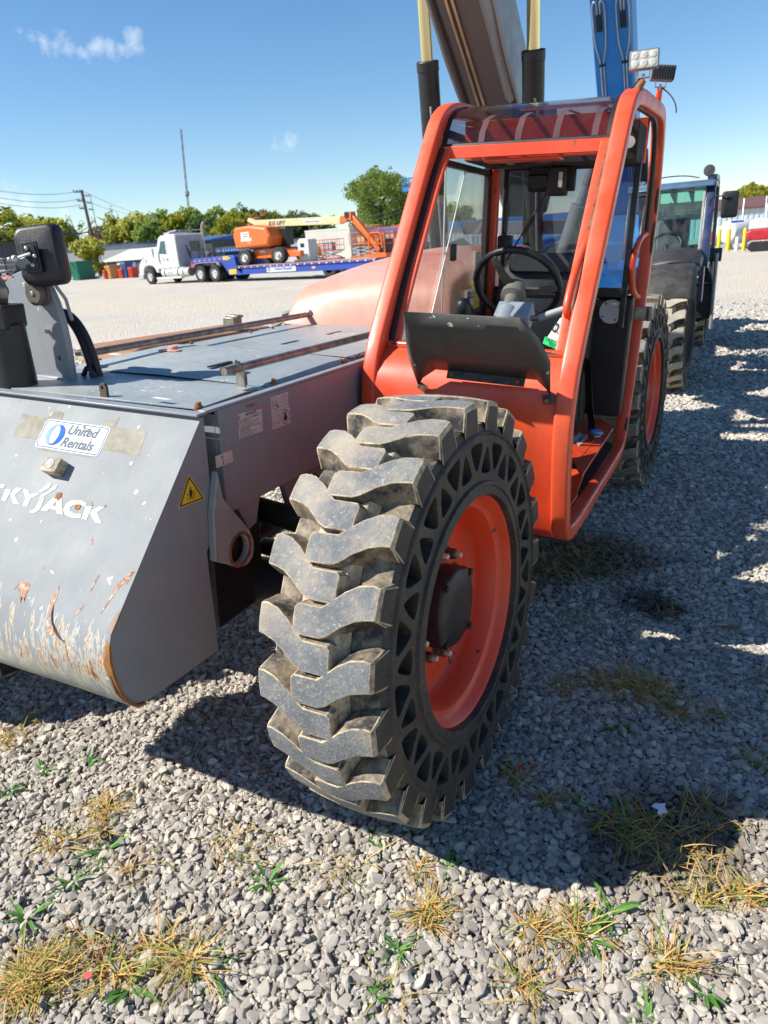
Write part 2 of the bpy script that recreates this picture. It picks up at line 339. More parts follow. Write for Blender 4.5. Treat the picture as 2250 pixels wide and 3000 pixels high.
# ------------------------------------------------------------------ wheels (axle along +X, outer face at x = 0)
def build_wheel(mats, rimm, hubm, R=.638, W=.33, N=23, flat=False, rs=1.0):
    """returns the meshes of one wheel as a dict part -> objects' data; used as prototypes"""
    c = -W / 2; m = MB()
    prof = [(.36, -W), (.53, -W), (.562, -W + .012), (.572, -W + .05), (.572, -.05), (.562, -.014), (.540, -.003), (.534, .004), (.529, -.003)]
    m.lathe(prof[:6], n=120, m=2); m.lathe(prof[5:7] + [(.528, -.006)], n=120, m=3)
    m.lathe([(.575, c - .075), (.606, c - .055), (.610, c), (.606, c + .055), (.575, c + .075)], n=120, m=1)
    st = [(-.054, -.026, .026), (-.045, -.038, .037), (.022, -.037, .038), (.042, -.028, .054), (.075, -.002, .082), (.108, .018, .102), (.142, .027, .109), (.160, .029, .105)]
    for sd in (1, -1):
        for i in range(N):
            a0 = 2 * pi * (i + (0 if sd > 0 else .5)) / N; rings = []
            def P(w, s, r): return (c + sd * w, -r * math.cos(a0 + s / .638), r * math.sin(a0 + s / .638))
            for q, (w, lo, hi) in enumerate(st):
                rt = R - .012 * (abs(w) / .16) ** 2; d = .020
                mid = (lo + hi) / 2
                ww = w - .008 if q == 0 else w
                rings.append([P(ww, lo - d, .566), P(w, lo, rt), P(w, mid, rt + .001), P(w, hi, rt), P(ww, hi + d, .566)])
            w, lo, hi = st[-1]
            if W - .33: pass
            rings.append([P(.1635, lo - .016, .545), P(.1645, lo - .002, .612), P(.1645, (lo + hi) / 2, .613), P(.1645, hi + .002, .612), P(.1635, hi + .016, .545)])
            rings.append([P(.1615, lo - .010, .532), P(.1625, lo + .003, .55), P(.1625, (lo + hi) / 2, .55), P(.1625, hi - .003, .55), P(.1615, hi + .010, .532)])
            n = 5; vs = [p for r in rings for p in r]; K = len(rings); fs = []; mi = []
            for a in range(K - 1):
                for b in range(4):
                    fs.append((a * n + b, a * n + b + 1, (a + 1) * n + b + 1, (a + 1) * n + b)); mi.append((0 if b in (1, 2) else 2) if a < K - 3 else (1 if a == K - 3 and b in (1, 2) else 3))
            fs.append((0, 1, 2, 3, 4)); mi.append(1 if True else 2)
            fs.append(tuple((K - 1) * n + q for q in range(5))); mi.append(3)
            o = len(m.V); m.V += vs; m.F += [tuple(v + o for v in f) for f in fs]; m.M += mi
    tyre = m.build('tyre', mats, None, bevel=.015, sharp=60, seg=3, bevmat=1)
    m = MB()
    # apertures through the side wall, like a truss
    holes = []; NH = 19
    for i in range(NH):
        for kind in (0, 1):
            th = 2 * pi * (i + kind * .5) / NH; h = []
            if kind == 0: raw = [(.425, -.010), (.425, .010), (.470, .045), (.506, .066), (.517, .050), (.519, -.050), (.508, -.066), (.470, -.045)]
            else: raw = [(.500, .008), (.500, -.008), (.455, -.038), (.424, -.052), (.411, -.040), (.410, .040), (.424, .052), (.455, .038)]
            for r, s in raw:
                r = .466 + (r - .466) * .86; a = th + s / r * .70; h.append((r * math.cos(a), r * math.sin(a)))
            h = [(q[0], q[1]) for q in smooth_path([(x_, y_, 0) for x_, y_ in h], 1, True)]
            holes.append(h)
    ro = [(.529 * math.cos(2 * pi * k / 120), .529 * math.sin(2 * pi * k / 120)) for k in range(120)]
    ri = [(.397 * math.cos(2 * pi * k / 90), .397 * math.sin(2 * pi * k / 90)) for k in range(90)]
    loops = [ro, ri] + ([] if flat else holes); fl = [p for l in loops for p in l]
    tr = tessellate_polygon([[Vector((p[0], p[1], 0)) for p in l] for l in loops])
    m.add([(-.003, p[0], p[1]) for p in fl], [tuple(t) for t in tr], 3)
    if not flat:
        for h in holes:
            n = len(h); cx = sum(p[0] for p in h) / n; cy = sum(p[1] for p in h) / n
            m.add([(-.003, p[0], p[1]) for p in h] + [(-.10, cx + (p[0] - cx) * .8, cy + (p[1] - cy) * .8) for p in h],
                  [(i, (i + 1) % n, n + (i + 1) % n, n + i) for i in range(n)] + [tuple(range(n, 2 * n))], 3)
    m.lathe([(.5285, -.0035), (.534, .004), (.542, -.002), (.545, -.012)], n=120, m=3)
    m.lathe([(.397, -.003), (.394, .006), (.384, .008), (.381, .003), (.368, .006), (.3565, .004), (.352, -.03)], n=90, m=3)
    swall = m.build('tyre_wall', mats, None, sharp=40)
    # dished rim
    m = MB(); m.lathe([(.352, -.045), (.3575, -.030), (.356, -.018), (.350, -.015), (.342, -.022), (.335, -.042), (.326, -.050), (.312, -.055), (.302, -.075), (.297, -.115), (.291, -.136), (.280, -.146), (.20, -.142), (.10, -.140), (.0, -.140)], n=96)
    m.lathe([(.352, -.045), (.352, -.33), (.29, -.33)], n=64)
    wheel = m.build('wheel', rimm, None, sharp=40); tyre.parent = wheel; swall.parent = wheel
    m = MB(); k = 40; ring0 = []
    for j, (x, sc_) in enumerate([(-.145, 1.02), (-.075, 1.02), (-.064, .99), (-.058, .93), (-.055, .5)]):
        ring0.append([(x, sc_ * (.121 + .016 * max(0, math.cos(4 * t)) ** 2) * math.cos(t + .5), sc_ * (.121 + .016 * max(0, math.cos(4 * t)) ** 2) * math.sin(t + .5)) for t in (2 * pi * q / k for q in range(k))])
    m.loft(ring0)
    for q in range(4):
        t = pi / 2 * q + .5; m.cyl((-.07, .127 * math.cos(t), .127 * math.sin(t)), (-.052, .127 * math.cos(t), .127 * math.sin(t)), .011, 10)
    hub = m.build('hub', hubm, wheel, sharp=40)
    nuts = []
    for q in range(10):
        t = 2 * pi * q / 10 + .12; y, z = .164 * math.cos(t), .164 * math.sin(t); b = MB()
        b.lathe([(.024, 0), (.024, .006)], (-.142, y, z), n=20, m=0, caps=True); b.lathe([(.017, .004), (.017, .034), (.014, .038)], (-.142, y, z), n=6, m=0, caps=True)
        b.lathe([(.009, .036), (.009, .052), (.006, .056), (0, .056)], (-.142, y, z), n=10, m=1)
        nuts.append(b.build('wheel_nut', [BRASS, PALE], wheel, sharp=30))
    return wheel


TH = empty('telehandler', (-.6, 1.5, 0), 'large orange and grey telehandler with open cab and raised boom nearest the camera', 'telehandler')
OFF = Vector((.6, -1.5, 0))
# every body part is modelled in the body's own frame, then set in place under the machine
def body(): return MB(Matrix.Translation(OFF) @ BODY)
WP = build_wheel(TYRE, ORANGE2, BLACKP)
def place_wheel(src, parent, loc, steer, spin, flip=False, fresh=True):
    w = copy_tree(src) if fresh else src
    w.parent = parent; w.location = loc; w.rotation_mode = 'XYZ'; w.rotation_euler = (spin, 0, steer + (pi if flip else 0)); return w
place_wheel(WP, TH, OFF + Vector((0, 0, .638)), -.0654, .16, fresh=False)
rw = place_wheel(WP, TH, OFF + Vector((.177, 3.254, .638)), -.048, .55)
for ch in rw.children:
    if ch.name.startswith('hub'): ch.material_slots[0].link = 'OBJECT'; ch.material_slots[0].material = simple('worn_grey_hub', (.20, .19, .18), .6, var=.4)
place_wheel(WP, TH, OFF + Vector((-2.44, 0, .638)), -.0654, .9, True)
place_wheel(WP, TH, OFF + Vector((-2.60, 3.254, .638)), -.048, .2, True)
b = MB(Matrix.Translation(OFF))
b.tube([(-2.3, 0, .62), (-.2, 0, .62)], .09, 16).obox((-1.22, 0, .62), (.42, .34, .36)); b.tube([(-2.3, 3.25, .62), (-.1, 3.25, .62)], .10, 16).obox((-1.22, 3.25, .62), (.42, .36, .40))
b.obox((-.45, 0, .62), (.16, .22, .30)); b.tube([(-.9, .2, .66), (-.45, .12, .66)], .035, 12); b.tube([(-1.22, .2, .5), (-1.22, 3.1, .55)], .05)
b.build('axle', BLACKP, TH, bevel=.008)

# ---- frame box, apron and deck
b = body()
b.box((-1.70, -.20, .262), (-1.682, 2.2, .586)); b.box((-.758, -.20, .262), (-.740, 2.2, .586))
b.box((-1.682, -.20, .262), (-.758, -.19, .57)); b.box((-1.682, -.05, .262), (-.758, 2.2, .272))
b.box((-.758, 2.2, .0), (-.740, 4.6, .62)); b.box((-1.70, 2.2, .0), (-1.682, 4.6, .62)); b.box((-1.682, 2.2, .0), (-.758, 2.22, .50))
b.box((-.768, -.26, .5862), (-.738, .80, .596)); b.box((-1.702, -.26, .5862), (-1.672, 1.70, .596))
b.build('chassis_frame', GREY, TH, bevel=.003)
b = body()                                            # lower frame legs behind the apron
b.prism([(.16, .262), (.75, .262), (.70, .02), (.55, -.06), (.42, -.06), (.22, .10)], 0, -.80, -.775, holes=[circ((.36, .17), .055, 20, 0, 2 * pi)])
b.prism([(-.14, .262), (-.02, .262), (-.05, .18), (-.09, .17)], 0, -.775, -.745)
b.build('frame_leg', GREY, TH, bevel=.002)
b = body(); b.tube([(-1.5, .13, .20), (-.62, .12, .13)], .045, 16); b.tube([(-.62, .12, .13), (-.45, .11, .11)], .03, 12)
b.obox((-1.1, -.15, .05), (.7, .25, .3)); b.build('steering_cylinder', BLACKP, TH, bevel=.004)
side = [(-.265, .582), (-.278, .580), (-.568, .257), (-.677, .137), (-.698, .107), (-.714, .05), (-.716, -.005), (-.706, -.06), (-.687, -.098), (-.654, -.131), (-.62, -.144), (-.548, -.150), (-.301, -.162), (-.300, -.06), (-.306, .10), (-.307, .180), (-.296, .195), (-.275, .200), (-.262, .205)]
b = body(); b.prism(side, 0, -.758, -.742); b.build('apron_side', GREY, TH, bevel=.002)
b = body(); b.prism(side, 0, -1.70, -1.684); b.build('apron_side', GREY, TH, bevel=.002)
ap = [(-.283, .583), (-.35, .509), (-.42, .4316), (-.49, .3543), (-.56, .277), (-.62, .2107), (-.683, .141), (-.702, .115), (-.714, .083), (-.721, .045), (-.722, .005), (-.717, -.035), (-.706, -.075), (-.687, -.108), (-.660, -.136), (-.625, -.150)]
acc = [0]
for i in range(1, len(ap)): acc.append(acc[-1] + math.hypot(ap[i][0] - ap[i - 1][0], ap[i][1] - ap[i - 1][1]))
nap = len(ap); inn = []
for i in range(nap):
    a, c = ap[max(0, i - 1)], ap[min(nap - 1, i + 1)]; L = math.hypot(c[0] - a[0], c[1] - a[1]); inn.append((ap[i][0] - (c[1] - a[1]) / L * .007, ap[i][1] + (c[0] - a[0]) / L * .007))
b = body(); xs = [-1.716 + .98 * i / 14 for i in range(15)]
def dent(x, i): return .005 * math.sin(x * 9 + i * .7) * (1 if 6 < i < 14 else 0)
b.loft([[(x, y + dent(x, i), z) for i, (y, z) in enumerate(ap)] + [(x, y + dent(x, i), z) for i, (y, z) in reversed(list(enumerate(inn)))] for x in xs])
apron = b.build('front_apron', APRON, TH, sharp=40)
me = apron.data; uvl = me.uv_layers.new(name='uv')
for lp in me.loops:
    q = lp.vertex_index % (2 * nap); uvl.data[lp.index].uv = (xs[lp.vertex_index // (2 * nap)], acc[q] if q < nap else acc[2 * nap - 1 - q])
# top fold of the apron
b = body(); b.box((-1.716, -.300, .5865), (-.736, -.262, .594)); b.build('top_fold', GREY, TH, bevel=.002)
for x in (-.748,):
    b = body(); b.tube([(x, y, z) for y, z in side[2:13]], .0045, 6); b.build('worn_edge', RUST, TH)
# towing lugs beside the apron
lug = [(-.255, .45), (-.238, .33), (-.215, .300), (-.125, .190), (-.108, .150), (-.106, .115), (-.118, .088), (-.150, .075), (-.185, .082), (-.300, .150), (-.300, .40)]
hole = circ((-.180, .142), .046, 24)
for x in (-.742, -1.722):
    b = body(); b.prism([(-.255, .42)] + lug[1:-1] + [(-.290, .30)], 0, x, x + .024, holes=[hole]); o = b.build('tow_lug', DECK, TH, bevel=.004)
    q = body(); q.lathe([(.047, -.001), (.058, -.001), (.058, .0255), (.047, .0255), (.047, -.001)], (x, -.180, .142), (1, 0, 0), 24); q.build('worn_hole_rim', RUST, o)
# deck covers
b = body()
b.prism([(-1.60, -.255), (-.784, -.235), (-.800, .085), (-1.62, .02)], 2, .589, .595); b.box((-1.60, -.258, .5865), (-.79, -.247, .5885)); b.build('front_cover', DECK, TH, bevel=.002)
b = body(); b.box((-1.66, .045, .5865), (-.79, .72, .5905))
# humped middle cover
b.loft([[(x, y, z) for x, y, z in ((-1.67, yy, .590), (-1.66, yy, .614 - d * .9), (-1.25, yy, .622 - d * .9), (-.84, yy, .602 - d * .4), (-.785, yy, .592))] for yy, d in ((.125, .026), (.16, .012), (.60, 0), (.70, .004), (.735, .012))], caps=False, ring=False)
mid = b.build('middle_cover', DECK, TH)
b = body(); b.loft([[(-1.66, yy, .600), (-1.25, yy, .608), (-.79, yy, .599)] for yy in (.741, 1.20, 1.70)], caps=False, ring=False); b.box((-1.66, .741, .5865), (-.785, 1.70, .5955)); b.build('rear_cover', DECK, TH)
each('cover_slot', INK, TH, [lambda b, x=x, y=y, z=z: b.prism([(q[0], q[1]) for q in rrect(x, y + .07, .020, .14, .009)], 2, z - .004, z) for x, y, z in ((-1.125, .245, .6172), (-1.235, .90, .6092), (-1.225, 1.29, .6085))])
each('cover_bolt', RUST, TH, [lambda b, x=x, y=y: b.cyl((x, y, .586), (x, y, .599), .013, 14).lathe([(.0095, 0), (.0095, .009), (.007, .012), (0, .014)], (x, y, .598), (0, 0, 1), 6) for x, y in
     ((-.790, -.225), (-1.60, -.23), (-.797, .175), (-.79, .66), (-.79, .78), (-1.66, .70), (-1.66, .80), (-1.65, 1.25), (-1.65, 1.45), (-.79, 1.4), (-1.66, .25))], bevel=.001)
b = body(); b.prism([(-1.164, .595), (-1.164, .627), (-1.157, .637), (-1.143, .637), (-1.136, .627), (-1.136, .595)], 1, -.232, -.222, holes=[circ((-1.15, .624), .006, 12)]); b.build('lifting_tab', simple('dark_tab', (.09, .06, .04), .7, var=.5), TH, bevel=.001)
b = body(); b.prism(circ((-1.50, .50), .034, 9, e=.6), 2, .614, .622); b.prism(circ((-1.51, .51), .018, 7), 2, .622, .635); b.obox((-1.545, .49, .618), (.03, .04, .006)); b.build('rag', simple('pink_rag', (.55, .28, .22), .9, var=.3, bump=.5), TH, bevel=.004)
# tilt rods along the deck
b = body(); b.tube([(-.862, -.005, .657), (-.858, 2.0, .650)], .0145, 16); b.lathe([(.0146, 0), (.0146, .002), (.009, .002), (.009, .03)], (-.862, -.007, .657), (0, 1, 0), 16); b.build('guide_rod', STEEL, TH)
b = body(); b.tube([(-1.585, .11, .652), (-1.580, 1.74, .652)], .0145, 16); b.lathe([(.014, 0), (.026, .006), (.026, .03), (.016, .04)], (-1.58, 1.70, .652), (0, 1, 0), 18); b.tube([(-1.60, .13, .652), (-1.63, .115, .652)], .012); b.build('guide_rod', STEEL, TH)
b = body(); b.prism([(-.877, .590), (-.842, .590), (-.846, .650), (-.862, .678), (-.874, .665)], 1, .075, .083); b.tube([(-.878, .07, .660), (-.862, .06, .678), (-.846, .07, .660)], .008, 8); b.tube([(-.848, .09, .640), (-.850, .092, .60)], .005, 8); b.build('rod_bracket', STEEL, TH, bevel=.001)
# tank beside the deck
b = body(); b.prism([(.48, .30), (.48, .55), (.50, .598), (.55, .612), (1.55, .600), (1.56, .30)], 0, -2.02, -1.712); b.build('fuel_tank', paint('rusty_tank_top', (.30, .12, .05), .7, fade=(.34, .20, .12), fam=.9, rust=.5, damt=.5), TH, bevel=.02)
b = body(); b.cyl((-1.78, 1.28, .600), (-1.78, 1.28, .625), .05, 20); b.obox((-1.78, 1.28, .645), (.07, .07, .05)); b.obox((-1.78, 1.30, .672), (.08, .05, .012)); b.build('filler_cap', STEEL, TH, bevel=.004)
# boom rest lug, cylinder, mirror
LP = [(-1.74, .588), (-1.462, .588), (-1.462, .72), (-1.470, .80), (-1.482, .85), (-1.502, .898), (-1.532, .928), (-1.57, .945), (-1.615, .950), (-1.66, .938), (-1.70, .915), (-1.74, .87)]
b = body(); b.prism(LP, 1, -.07, -.044, holes=[circ((-1.505, .668), .0085, 14), circ((-1.662, .928), .004, 8)]); b.tube([(-1.62, -.074, .596), (-1.47, -.074, .595)], .008, 8); b.build('boom_rest', GREY, TH, bevel=.002)
b = body(); b.lathe([(.0, 0), (.034, 0), (.040, .006), (.040, .016), (.034, .020), (.034, .026), (.042, .027), (.042, .036)], (-1.530, -.112, .882), (0, 1, 0), 28, caps=False); b.build('roller', simple('grey_rubber_roller', (.10, .085, .065), .7, var=.4, bump=.2), TH, bevel=.002)
each('lug_bolt', ZINC, TH, [lambda b, p=p: b.lathe([(0, 0), (.008, 0), (.008, .014)], p, (0, 1, 0), 6) for p in ((-1.530, -.116, .882), (-1.535, -.084, .757), (-1.60, -.084, .905))], bevel=.001)
b = body(); b.cyl((-1.566, -.20, .50), (-1.586, -.20, .79), .066, 32); b.obox((-1.597, -.205, .815), (.125, .125, .075), Matrix.Rotation(.35, 3, 'Z')); b.build('ram_barrel', BLACKP, TH, bevel=.006)
b = body(); b.lathe([(.030, -.03), (.052, -.03), (.052, .03), (.030, .03), (.030, -.03)], (-1.612, -.20, .892), (.2, 1, 0), 26); b.obox((-1.612, -.20, .852), (.07, .06, .05)); b.cyl((-1.612, -.25, .892), (-1.607, -.15, .892), .020, 16); b.build('ram_eye', STEEL, TH, bevel=.003)
mc = Vector((-1.484, -.085, 1.000)); mR = Matrix.Rotation(rad(22), 3, 'Z') @ Matrix.Rotation(rad(-8), 3, 'X') @ Matrix.Rotation(rad(-7), 3, 'Y')
def mpt(x, y, z): return mc + mR @ Vector((x, y, z))
b = body(); rings = []
for y, s in ((-.030, .80), (-.026, .90), (-.012, .97), (.006, 1.0), (.022, 1.0), (.026, .97)):
    rings.append([mpt(p[0] * s, y - .010 * (1 - (p[1] / .1) ** 2), p[1] * s) for p in rrect(0, 0, .148, .188, .030, 7)])
b.loft(rings); mir = b.build('mirror', BLACKM, TH, sharp=50)
b = body(); b.plate([mpt(p[0], .0265, p[1]) for p in rrect(0, 0, .132, .17, .026, 6)], mR @ Vector((0, 1, 0)), .001); b.build('mirror_glass', simple('mirror_silver', (.8, .82, .84), .03, 1, var=.02, bump=0), mir)
b = body(); b.plate([mpt(p[0] - .015, -.040, p[1] - .01) for p in rrect(0, 0, .052, .095, .004, 3)], mR @ Vector((0, -1, 0)), .007)
b.plate([mpt(p[0] - .015, -.048, p[1] - .01) for p in rrect(0, 0, .036, .074, .003, 3)], mR @ Vector((0, -1, 0)), .003, 1); b.build('mirror_plate', [BLACKP, BLACKM], mir, bevel=.001)
each('plate_screw', ZINC, mir, [lambda b, x=x, z=z: b.ball(mpt(x, -.053, z), .0065, 0, 8) for x, z in ((-.022, .018), (.0, -.008), (-.012, -.034))])
b = body(); b.tube([mpt(-.012, -.052, 0), mpt(-.06, -.060, -.010)], .006, 8); b.ball(mpt(-.062, -.06, -.010), .012, 0, 8); b.ball(mpt(-.078, -.062, -.010), .008, 0, 8); b.build('mirror_joint', ZINC, mir)
b = body(); b.bar(mpt(-.05, -.060, -.012), (-1.490, -.080, .905), .006, .052, up=(1, 0, .3)); b.tube([(-1.49, -.06, .92), (-1.475, -.03, .86), (-1.472, -.02, .79)], .006, 8); b.build('mirror_arm', GREY, TH, bevel=.001)
b = body(); b.obox((-1.490, -.085, .914), (.03, .03, .012)); b.cyl((-1.470, -.085, .912), (-1.468, -.085, .935), .006, 8); b.build('arm_clamp', RUST, TH, bevel=.002)
b = body()
for k in (0, .028): b.tube(smooth_path([(-1.61 + k, .03, .812), (-1.56 + k, .03, .803), (-1.51 + k, .03, .753), (-1.478 + k, .03, .67), (-1.460 + k, .03, .57), (-1.45 + k, .03, .5)], 2), .0135, 10)
b.tube(smooth_path([(-1.48, .0, .60), (-1.44, -.01, .64), (-1.42, .0, .585)], 2), .009, 8); b.build('hydraulic_hose', BLACKM, TH)

# ---- boom and lift cylinders
D = Vector((0, -.835, .55)).normalized(); N_ = Vector((0, -.55, -.835)).normalized(); base = Vector((-1.22, 4.9, 1.33))
def bpt(x, s, t): return base + Vector((x, 0, 0)) + D * s + N_ * t      # t positive: towards the underside
def boomsec(hw, top, bot, ch): return [(-hw + ch, bot), (hw - ch, bot), (hw, bot - ch), (hw, top), (-hw, top), (-hw, bot - ch)]
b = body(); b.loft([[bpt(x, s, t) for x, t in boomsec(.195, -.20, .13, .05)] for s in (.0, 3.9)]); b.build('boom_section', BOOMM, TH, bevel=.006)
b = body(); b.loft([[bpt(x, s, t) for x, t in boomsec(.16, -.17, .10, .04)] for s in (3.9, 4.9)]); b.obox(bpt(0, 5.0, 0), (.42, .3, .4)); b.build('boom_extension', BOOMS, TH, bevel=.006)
b = body()
for sx in (-1, 1):
    b.plate([bpt(sx * .197, s, t) for s, t in ((.95, .02), (1.10, .15), (1.75, .17), (3.9, .03), (3.9, -.19), (.95, -.19))], (sx, 0, 0), .018)
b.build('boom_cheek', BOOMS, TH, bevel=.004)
b = body()
for x in (-.085, -.045): b.tube([bpt(x, .95, .145), bpt(x, 3.85, .145)], .010, 10)
b.build('boom_pipe', simple('brass_pipe', (.50, .38, .24), .35, .7, var=.3), TH)
b = body(); b.obox(bpt(-.065, .95, .15), (.10, .05, .04)); b.build('pipe_clamp', PALE, TH, bevel=.004)
b = body(); b.loft([[bpt(x, s, t) for x, t in ((.11, .13), (.16, .185), (.20, .13))] for s in (1.35, 3.9)]); b.build('boom_rib', GREY, TH, bevel=.01)
for x0 in (-1.585, -.850):
    A = Vector((x0, 3.84, .62)); E = Vector((x0, 3.42, 2.175)); d = (E - A).normalized()
    b = body(); b.cyl(A, E, .073, 32); b.lathe([(.073, 0), (.077, .004), (.077, .06), (.072, .066)], E - d * .06, d, 32); rb = b.build('lift_cylinder', BLACKP, TH, bevel=.003)
    b = body(); b.cyl(E, E + d * .95, .043, 28); b.build('chrome_rod', CHROME, rb)
    b = body(); b.tube(smooth_path([E - d * .28 + Vector((.03, -.075, 0)), E - d * .34 + Vector((.035, -.085, 0)), A + d * .55 + Vector((.05, -.085, 0)), A + d * .3 + Vector((.055, -.09, 0))], 2), .009, 8); b.build('cylinder_pipe', BOOMS, rb)
b = body(); b.tube([(-.72, 3.55, .35), (-.46, 3.40, 1.25)], .06, 24); b.tube([(-.46, 3.40, 1.25), (-.36, 3.36, 1.6)], .035, 20); b.obox((-.95, 3.8, 1.12), (.9, .12, .09)); b.build('tilt_ram', BOOMS, TH, bevel=.004)

# ---- hood
HE = [(1.672, .600), (1.700, .640), (1.735, .685), (1.775, .735), (1.825, .775), (1.90, .800), (1.98, .813), (2.4, .868), (2.75, .903), (3.1, .932), (3.4, .94)]
HM = [(1.712, .600), (1.720, .655), (1.732, .720), (1.752, .785), (1.79, .828), (1.85, .848), (1.95, .872), (2.4, .952), (2.75, .990), (3.1, 1.004), (3.4, 1.0)]
def hcol(x, k, drop=0): return [(x, e[0] * (1 - k) + m_[0] * k, max(.60, (e[1] * (1 - k) + m_[1] * k) - drop * (e[1] - .60))) for e, m_ in zip(HE, HM)]
hood = [hcol(-1.726, 0, 1.0), hcol(-1.724, 0, .55), hcol(-1.712, 0, .12), hcol(-1.690, .03), hcol(-1.60, .22), hcol(-1.45, .62), hcol(-1.28, .95), hcol(-1.05, 1.05), hcol(-.86, 1.06), hcol(-.78, 1.0), hcol(-.752, .95, .12), hcol(-.742, .9, .5), hcol(-.740, .9, 1.0)]
b = body(); b.loft(hood, caps=False, ring=False); hd = b.build('engine_hood', HOODM, TH, sharp=80); q = hd.modifiers.new('smooth', 'SUBSURF'); q.levels = q.render_levels = 2
b = body(); b.prism([(1.80, .735), (1.84, .775), (1.835, .70), (1.80, .66)], 0, -1.66, -1.652); b.build('hood_latch', BLACKM, TH)
# boom tower behind the cab
b = body(); tw = [(2.9, .50), (3.3, .85), (3.9, .98), (4.5, 1.05), (4.75, .98), (4.75, .2), (3.0, .2)]; b.prism(tw, 0, -1.69, -1.66); b.prism(tw, 0, -.785, -.755); b.box((-1.66, 4.5, .2), (-.785, 4.52, .9)); b.build('boom_tower', GREY, TH, bevel=.004)
b = body(); b.prism([(2.70, .42), (2.80, .58), (3.3, .64), (3.8, .58), (3.8, .40)], 0, -.70, -.18); b.build('rear_deck', GREY, TH, bevel=.02)
b = body(); b.tube([(-1.74, 1.712, .598), (-1.15, 1.712, .596), (-.74, 1.712, .596)], .010, 8); b.box((-1.70, 1.715, .50), (-.745, 2.6, .595)); b.build('hood_seal', BLACKM, TH)
# ---- marks on the apron (x along it, v up its slope from the top edge)
AO = Vector((0, -.283, .583)); AX = Vector((1, 0, 0)); AY = Vector((0, .4, .442)).normalized()
b = body()
for p in ([(-1.409, -.062), (-1.402, -.141), (-1.20, -.14), (-1.20, -.066)], [(-1.295, -.0625), (-1.298, -.033), (-1.239, -.040), (-1.236, -.066)], [(-1.10, -.066), (-1.10, -.14), (-.893, -.142), (-.899, -.064)],
          [(-1.072, -.066), (-1.069, -.045), (-1.019, -.031), (-1.02, -.064)], [(-1.27, -.14), (-1.275, -.172), (-1.05, -.170), (-1.06, -.14)]): put_poly(b, p, AO, AX, AY, 0, .0005)
b.build('glue_residue', TAPEM, TH)
b = body(); C0 = (-1.163, -.116)
put_poly(b, rrect(*C0, .262, .098, .014), AO, AX, AY, 0, .0012)
put_ring(b, rrect(*C0, .254, .090, .012), rrect(*C0, .249, .085, .0105), AO, AX, AY, 1, .0016)
rc = (-1.232, -.116); th = [2 * pi * k / 40 for k in range(40)]
def el(cx, cy, rx, ry, a0, a1, n=24): return [(cx + rx * math.cos(a0 + (a1 - a0) * k / n), cy + ry * math.sin(a0 + (a1 - a0) * k / n)) for k in range(n + 1)]
o_ = el(rc[0], rc[1], .037, .036, rad(75), rad(-105)); i_ = el(rc[0] - .002, rc[1], .0155, .031, rad(75), rad(-105))
n = len(o_); 
for outer, inner, mi in ((o_, i_, 1), (el(rc[0], rc[1], .037, .036, rad(75), rad(255)), el(rc[0] - .002, rc[1], .0155, .031, rad(75), rad(255)), 2)):
    V = [AO + AX * p[0] + AY * p[1] + AX.cross(AY) * .0016 for p in outer + inner]
    b.add(V, [(i, i + 1, n + i + 1, n + i) for i in range(n - 1)], mi)
put_text(b, 'United', AO + AX * -1.187 + AY * -.108, AX, AY, .043, 3, 'l', .0017, shear=.22, bold=.0010)
put_text(b, 'Rentals', AO + AX * -1.193 + AY * -.150, AX, AY, .043, 3, 'l', .0017, shear=.22, bold=.0010)
put_poly(b, [(-1.09, -.152), (-1.06, -.153), (-1.07, -.158), (-1.085, -.157)], AO, AX, AY, 4, .0017)
put_poly(b, [(-1.14, -.077), (-1.132, -.073), (-1.13, -.078), (-1.136, -.082)], AO, AX, AY, 5, .0017); put_poly(b, [(-1.115, -.083), (-1.106, -.08), (-1.105, -.088), (-1.11, -.091)], AO, AX, AY, 5, .0019)
sign = b.build('rental_sign', [WHITEM, BLUEINK, PALEBLUE, GREYINK, YELLOWL, RUST], TH, recalc=False)
L_ = [[(-1.190, -.296), (-1.161, -.265), (-1.158, -.281), (-1.178, -.299), (-1.187, -.301)], [(-1.176, -.323), (-1.176, -.311), (-1.150, -.291), (-1.156, -.289), (-1.132, -.266), (-1.133, -.282), (-1.155, -.303)],
      [(-1.159, -.313), (-1.173, -.323), (-1.175, -.341), (-1.178, -.356), (-1.189, -.361), (-1.188, -.367), (-1.168, -.364), (-1.157, -.353), (-1.157, -.334)],
      [(-.998, -.307), (-1.022, -.302), (-1.052, -.305), (-1.069, -.318), (-1.071, -.337), (-1.056, -.352), (-1.028, -.356), (-.997, -.351), (-.999, -.340), (-1.026, -.344), (-1.044, -.338), (-1.051, -.328), (-1.042, -.318), (-1.022, -.314), (-.996, -.317)],
      [(-.992, -.353), (-.995, -.315), (-.974, -.313), (-.973, -.353)], [(-.970, -.325), (-.946, -.306), (-.930, -.308), (-.948, -.327), (-.916, -.355), (-.939, -.356), (-.971, -.333)],
      [(-1.318, -.349), (-1.323, -.312), (-1.301, -.310), (-1.299, -.349)], [(-1.298, -.324), (-1.286, -.302), (-1.259, -.300), (-1.276, -.326), (-1.241, -.350), (-1.265, -.351)],
      [(-1.256, -.301), (-1.234, -.303), (-1.220, -.315), (-1.203, -.306), (-1.186, -.308), (-1.209, -.326), (-1.207, -.351), (-1.227, -.351), (-1.229, -.328)],
      [(-1.332, -.301), (-1.385, -.300), (-1.396, -.309), (-1.392, -.320), (-1.352, -.334), (-1.357, -.340), (-1.400, -.340), (-1.403, -.350), (-1.348, -.350), (-1.334, -.341), (-1.336, -.330), (-1.372, -.316), (-1.370, -.311), (-1.334, -.311)]]
b = body()
for p in L_: put_poly(b, p, AO, AX, AY, 0, .0012)
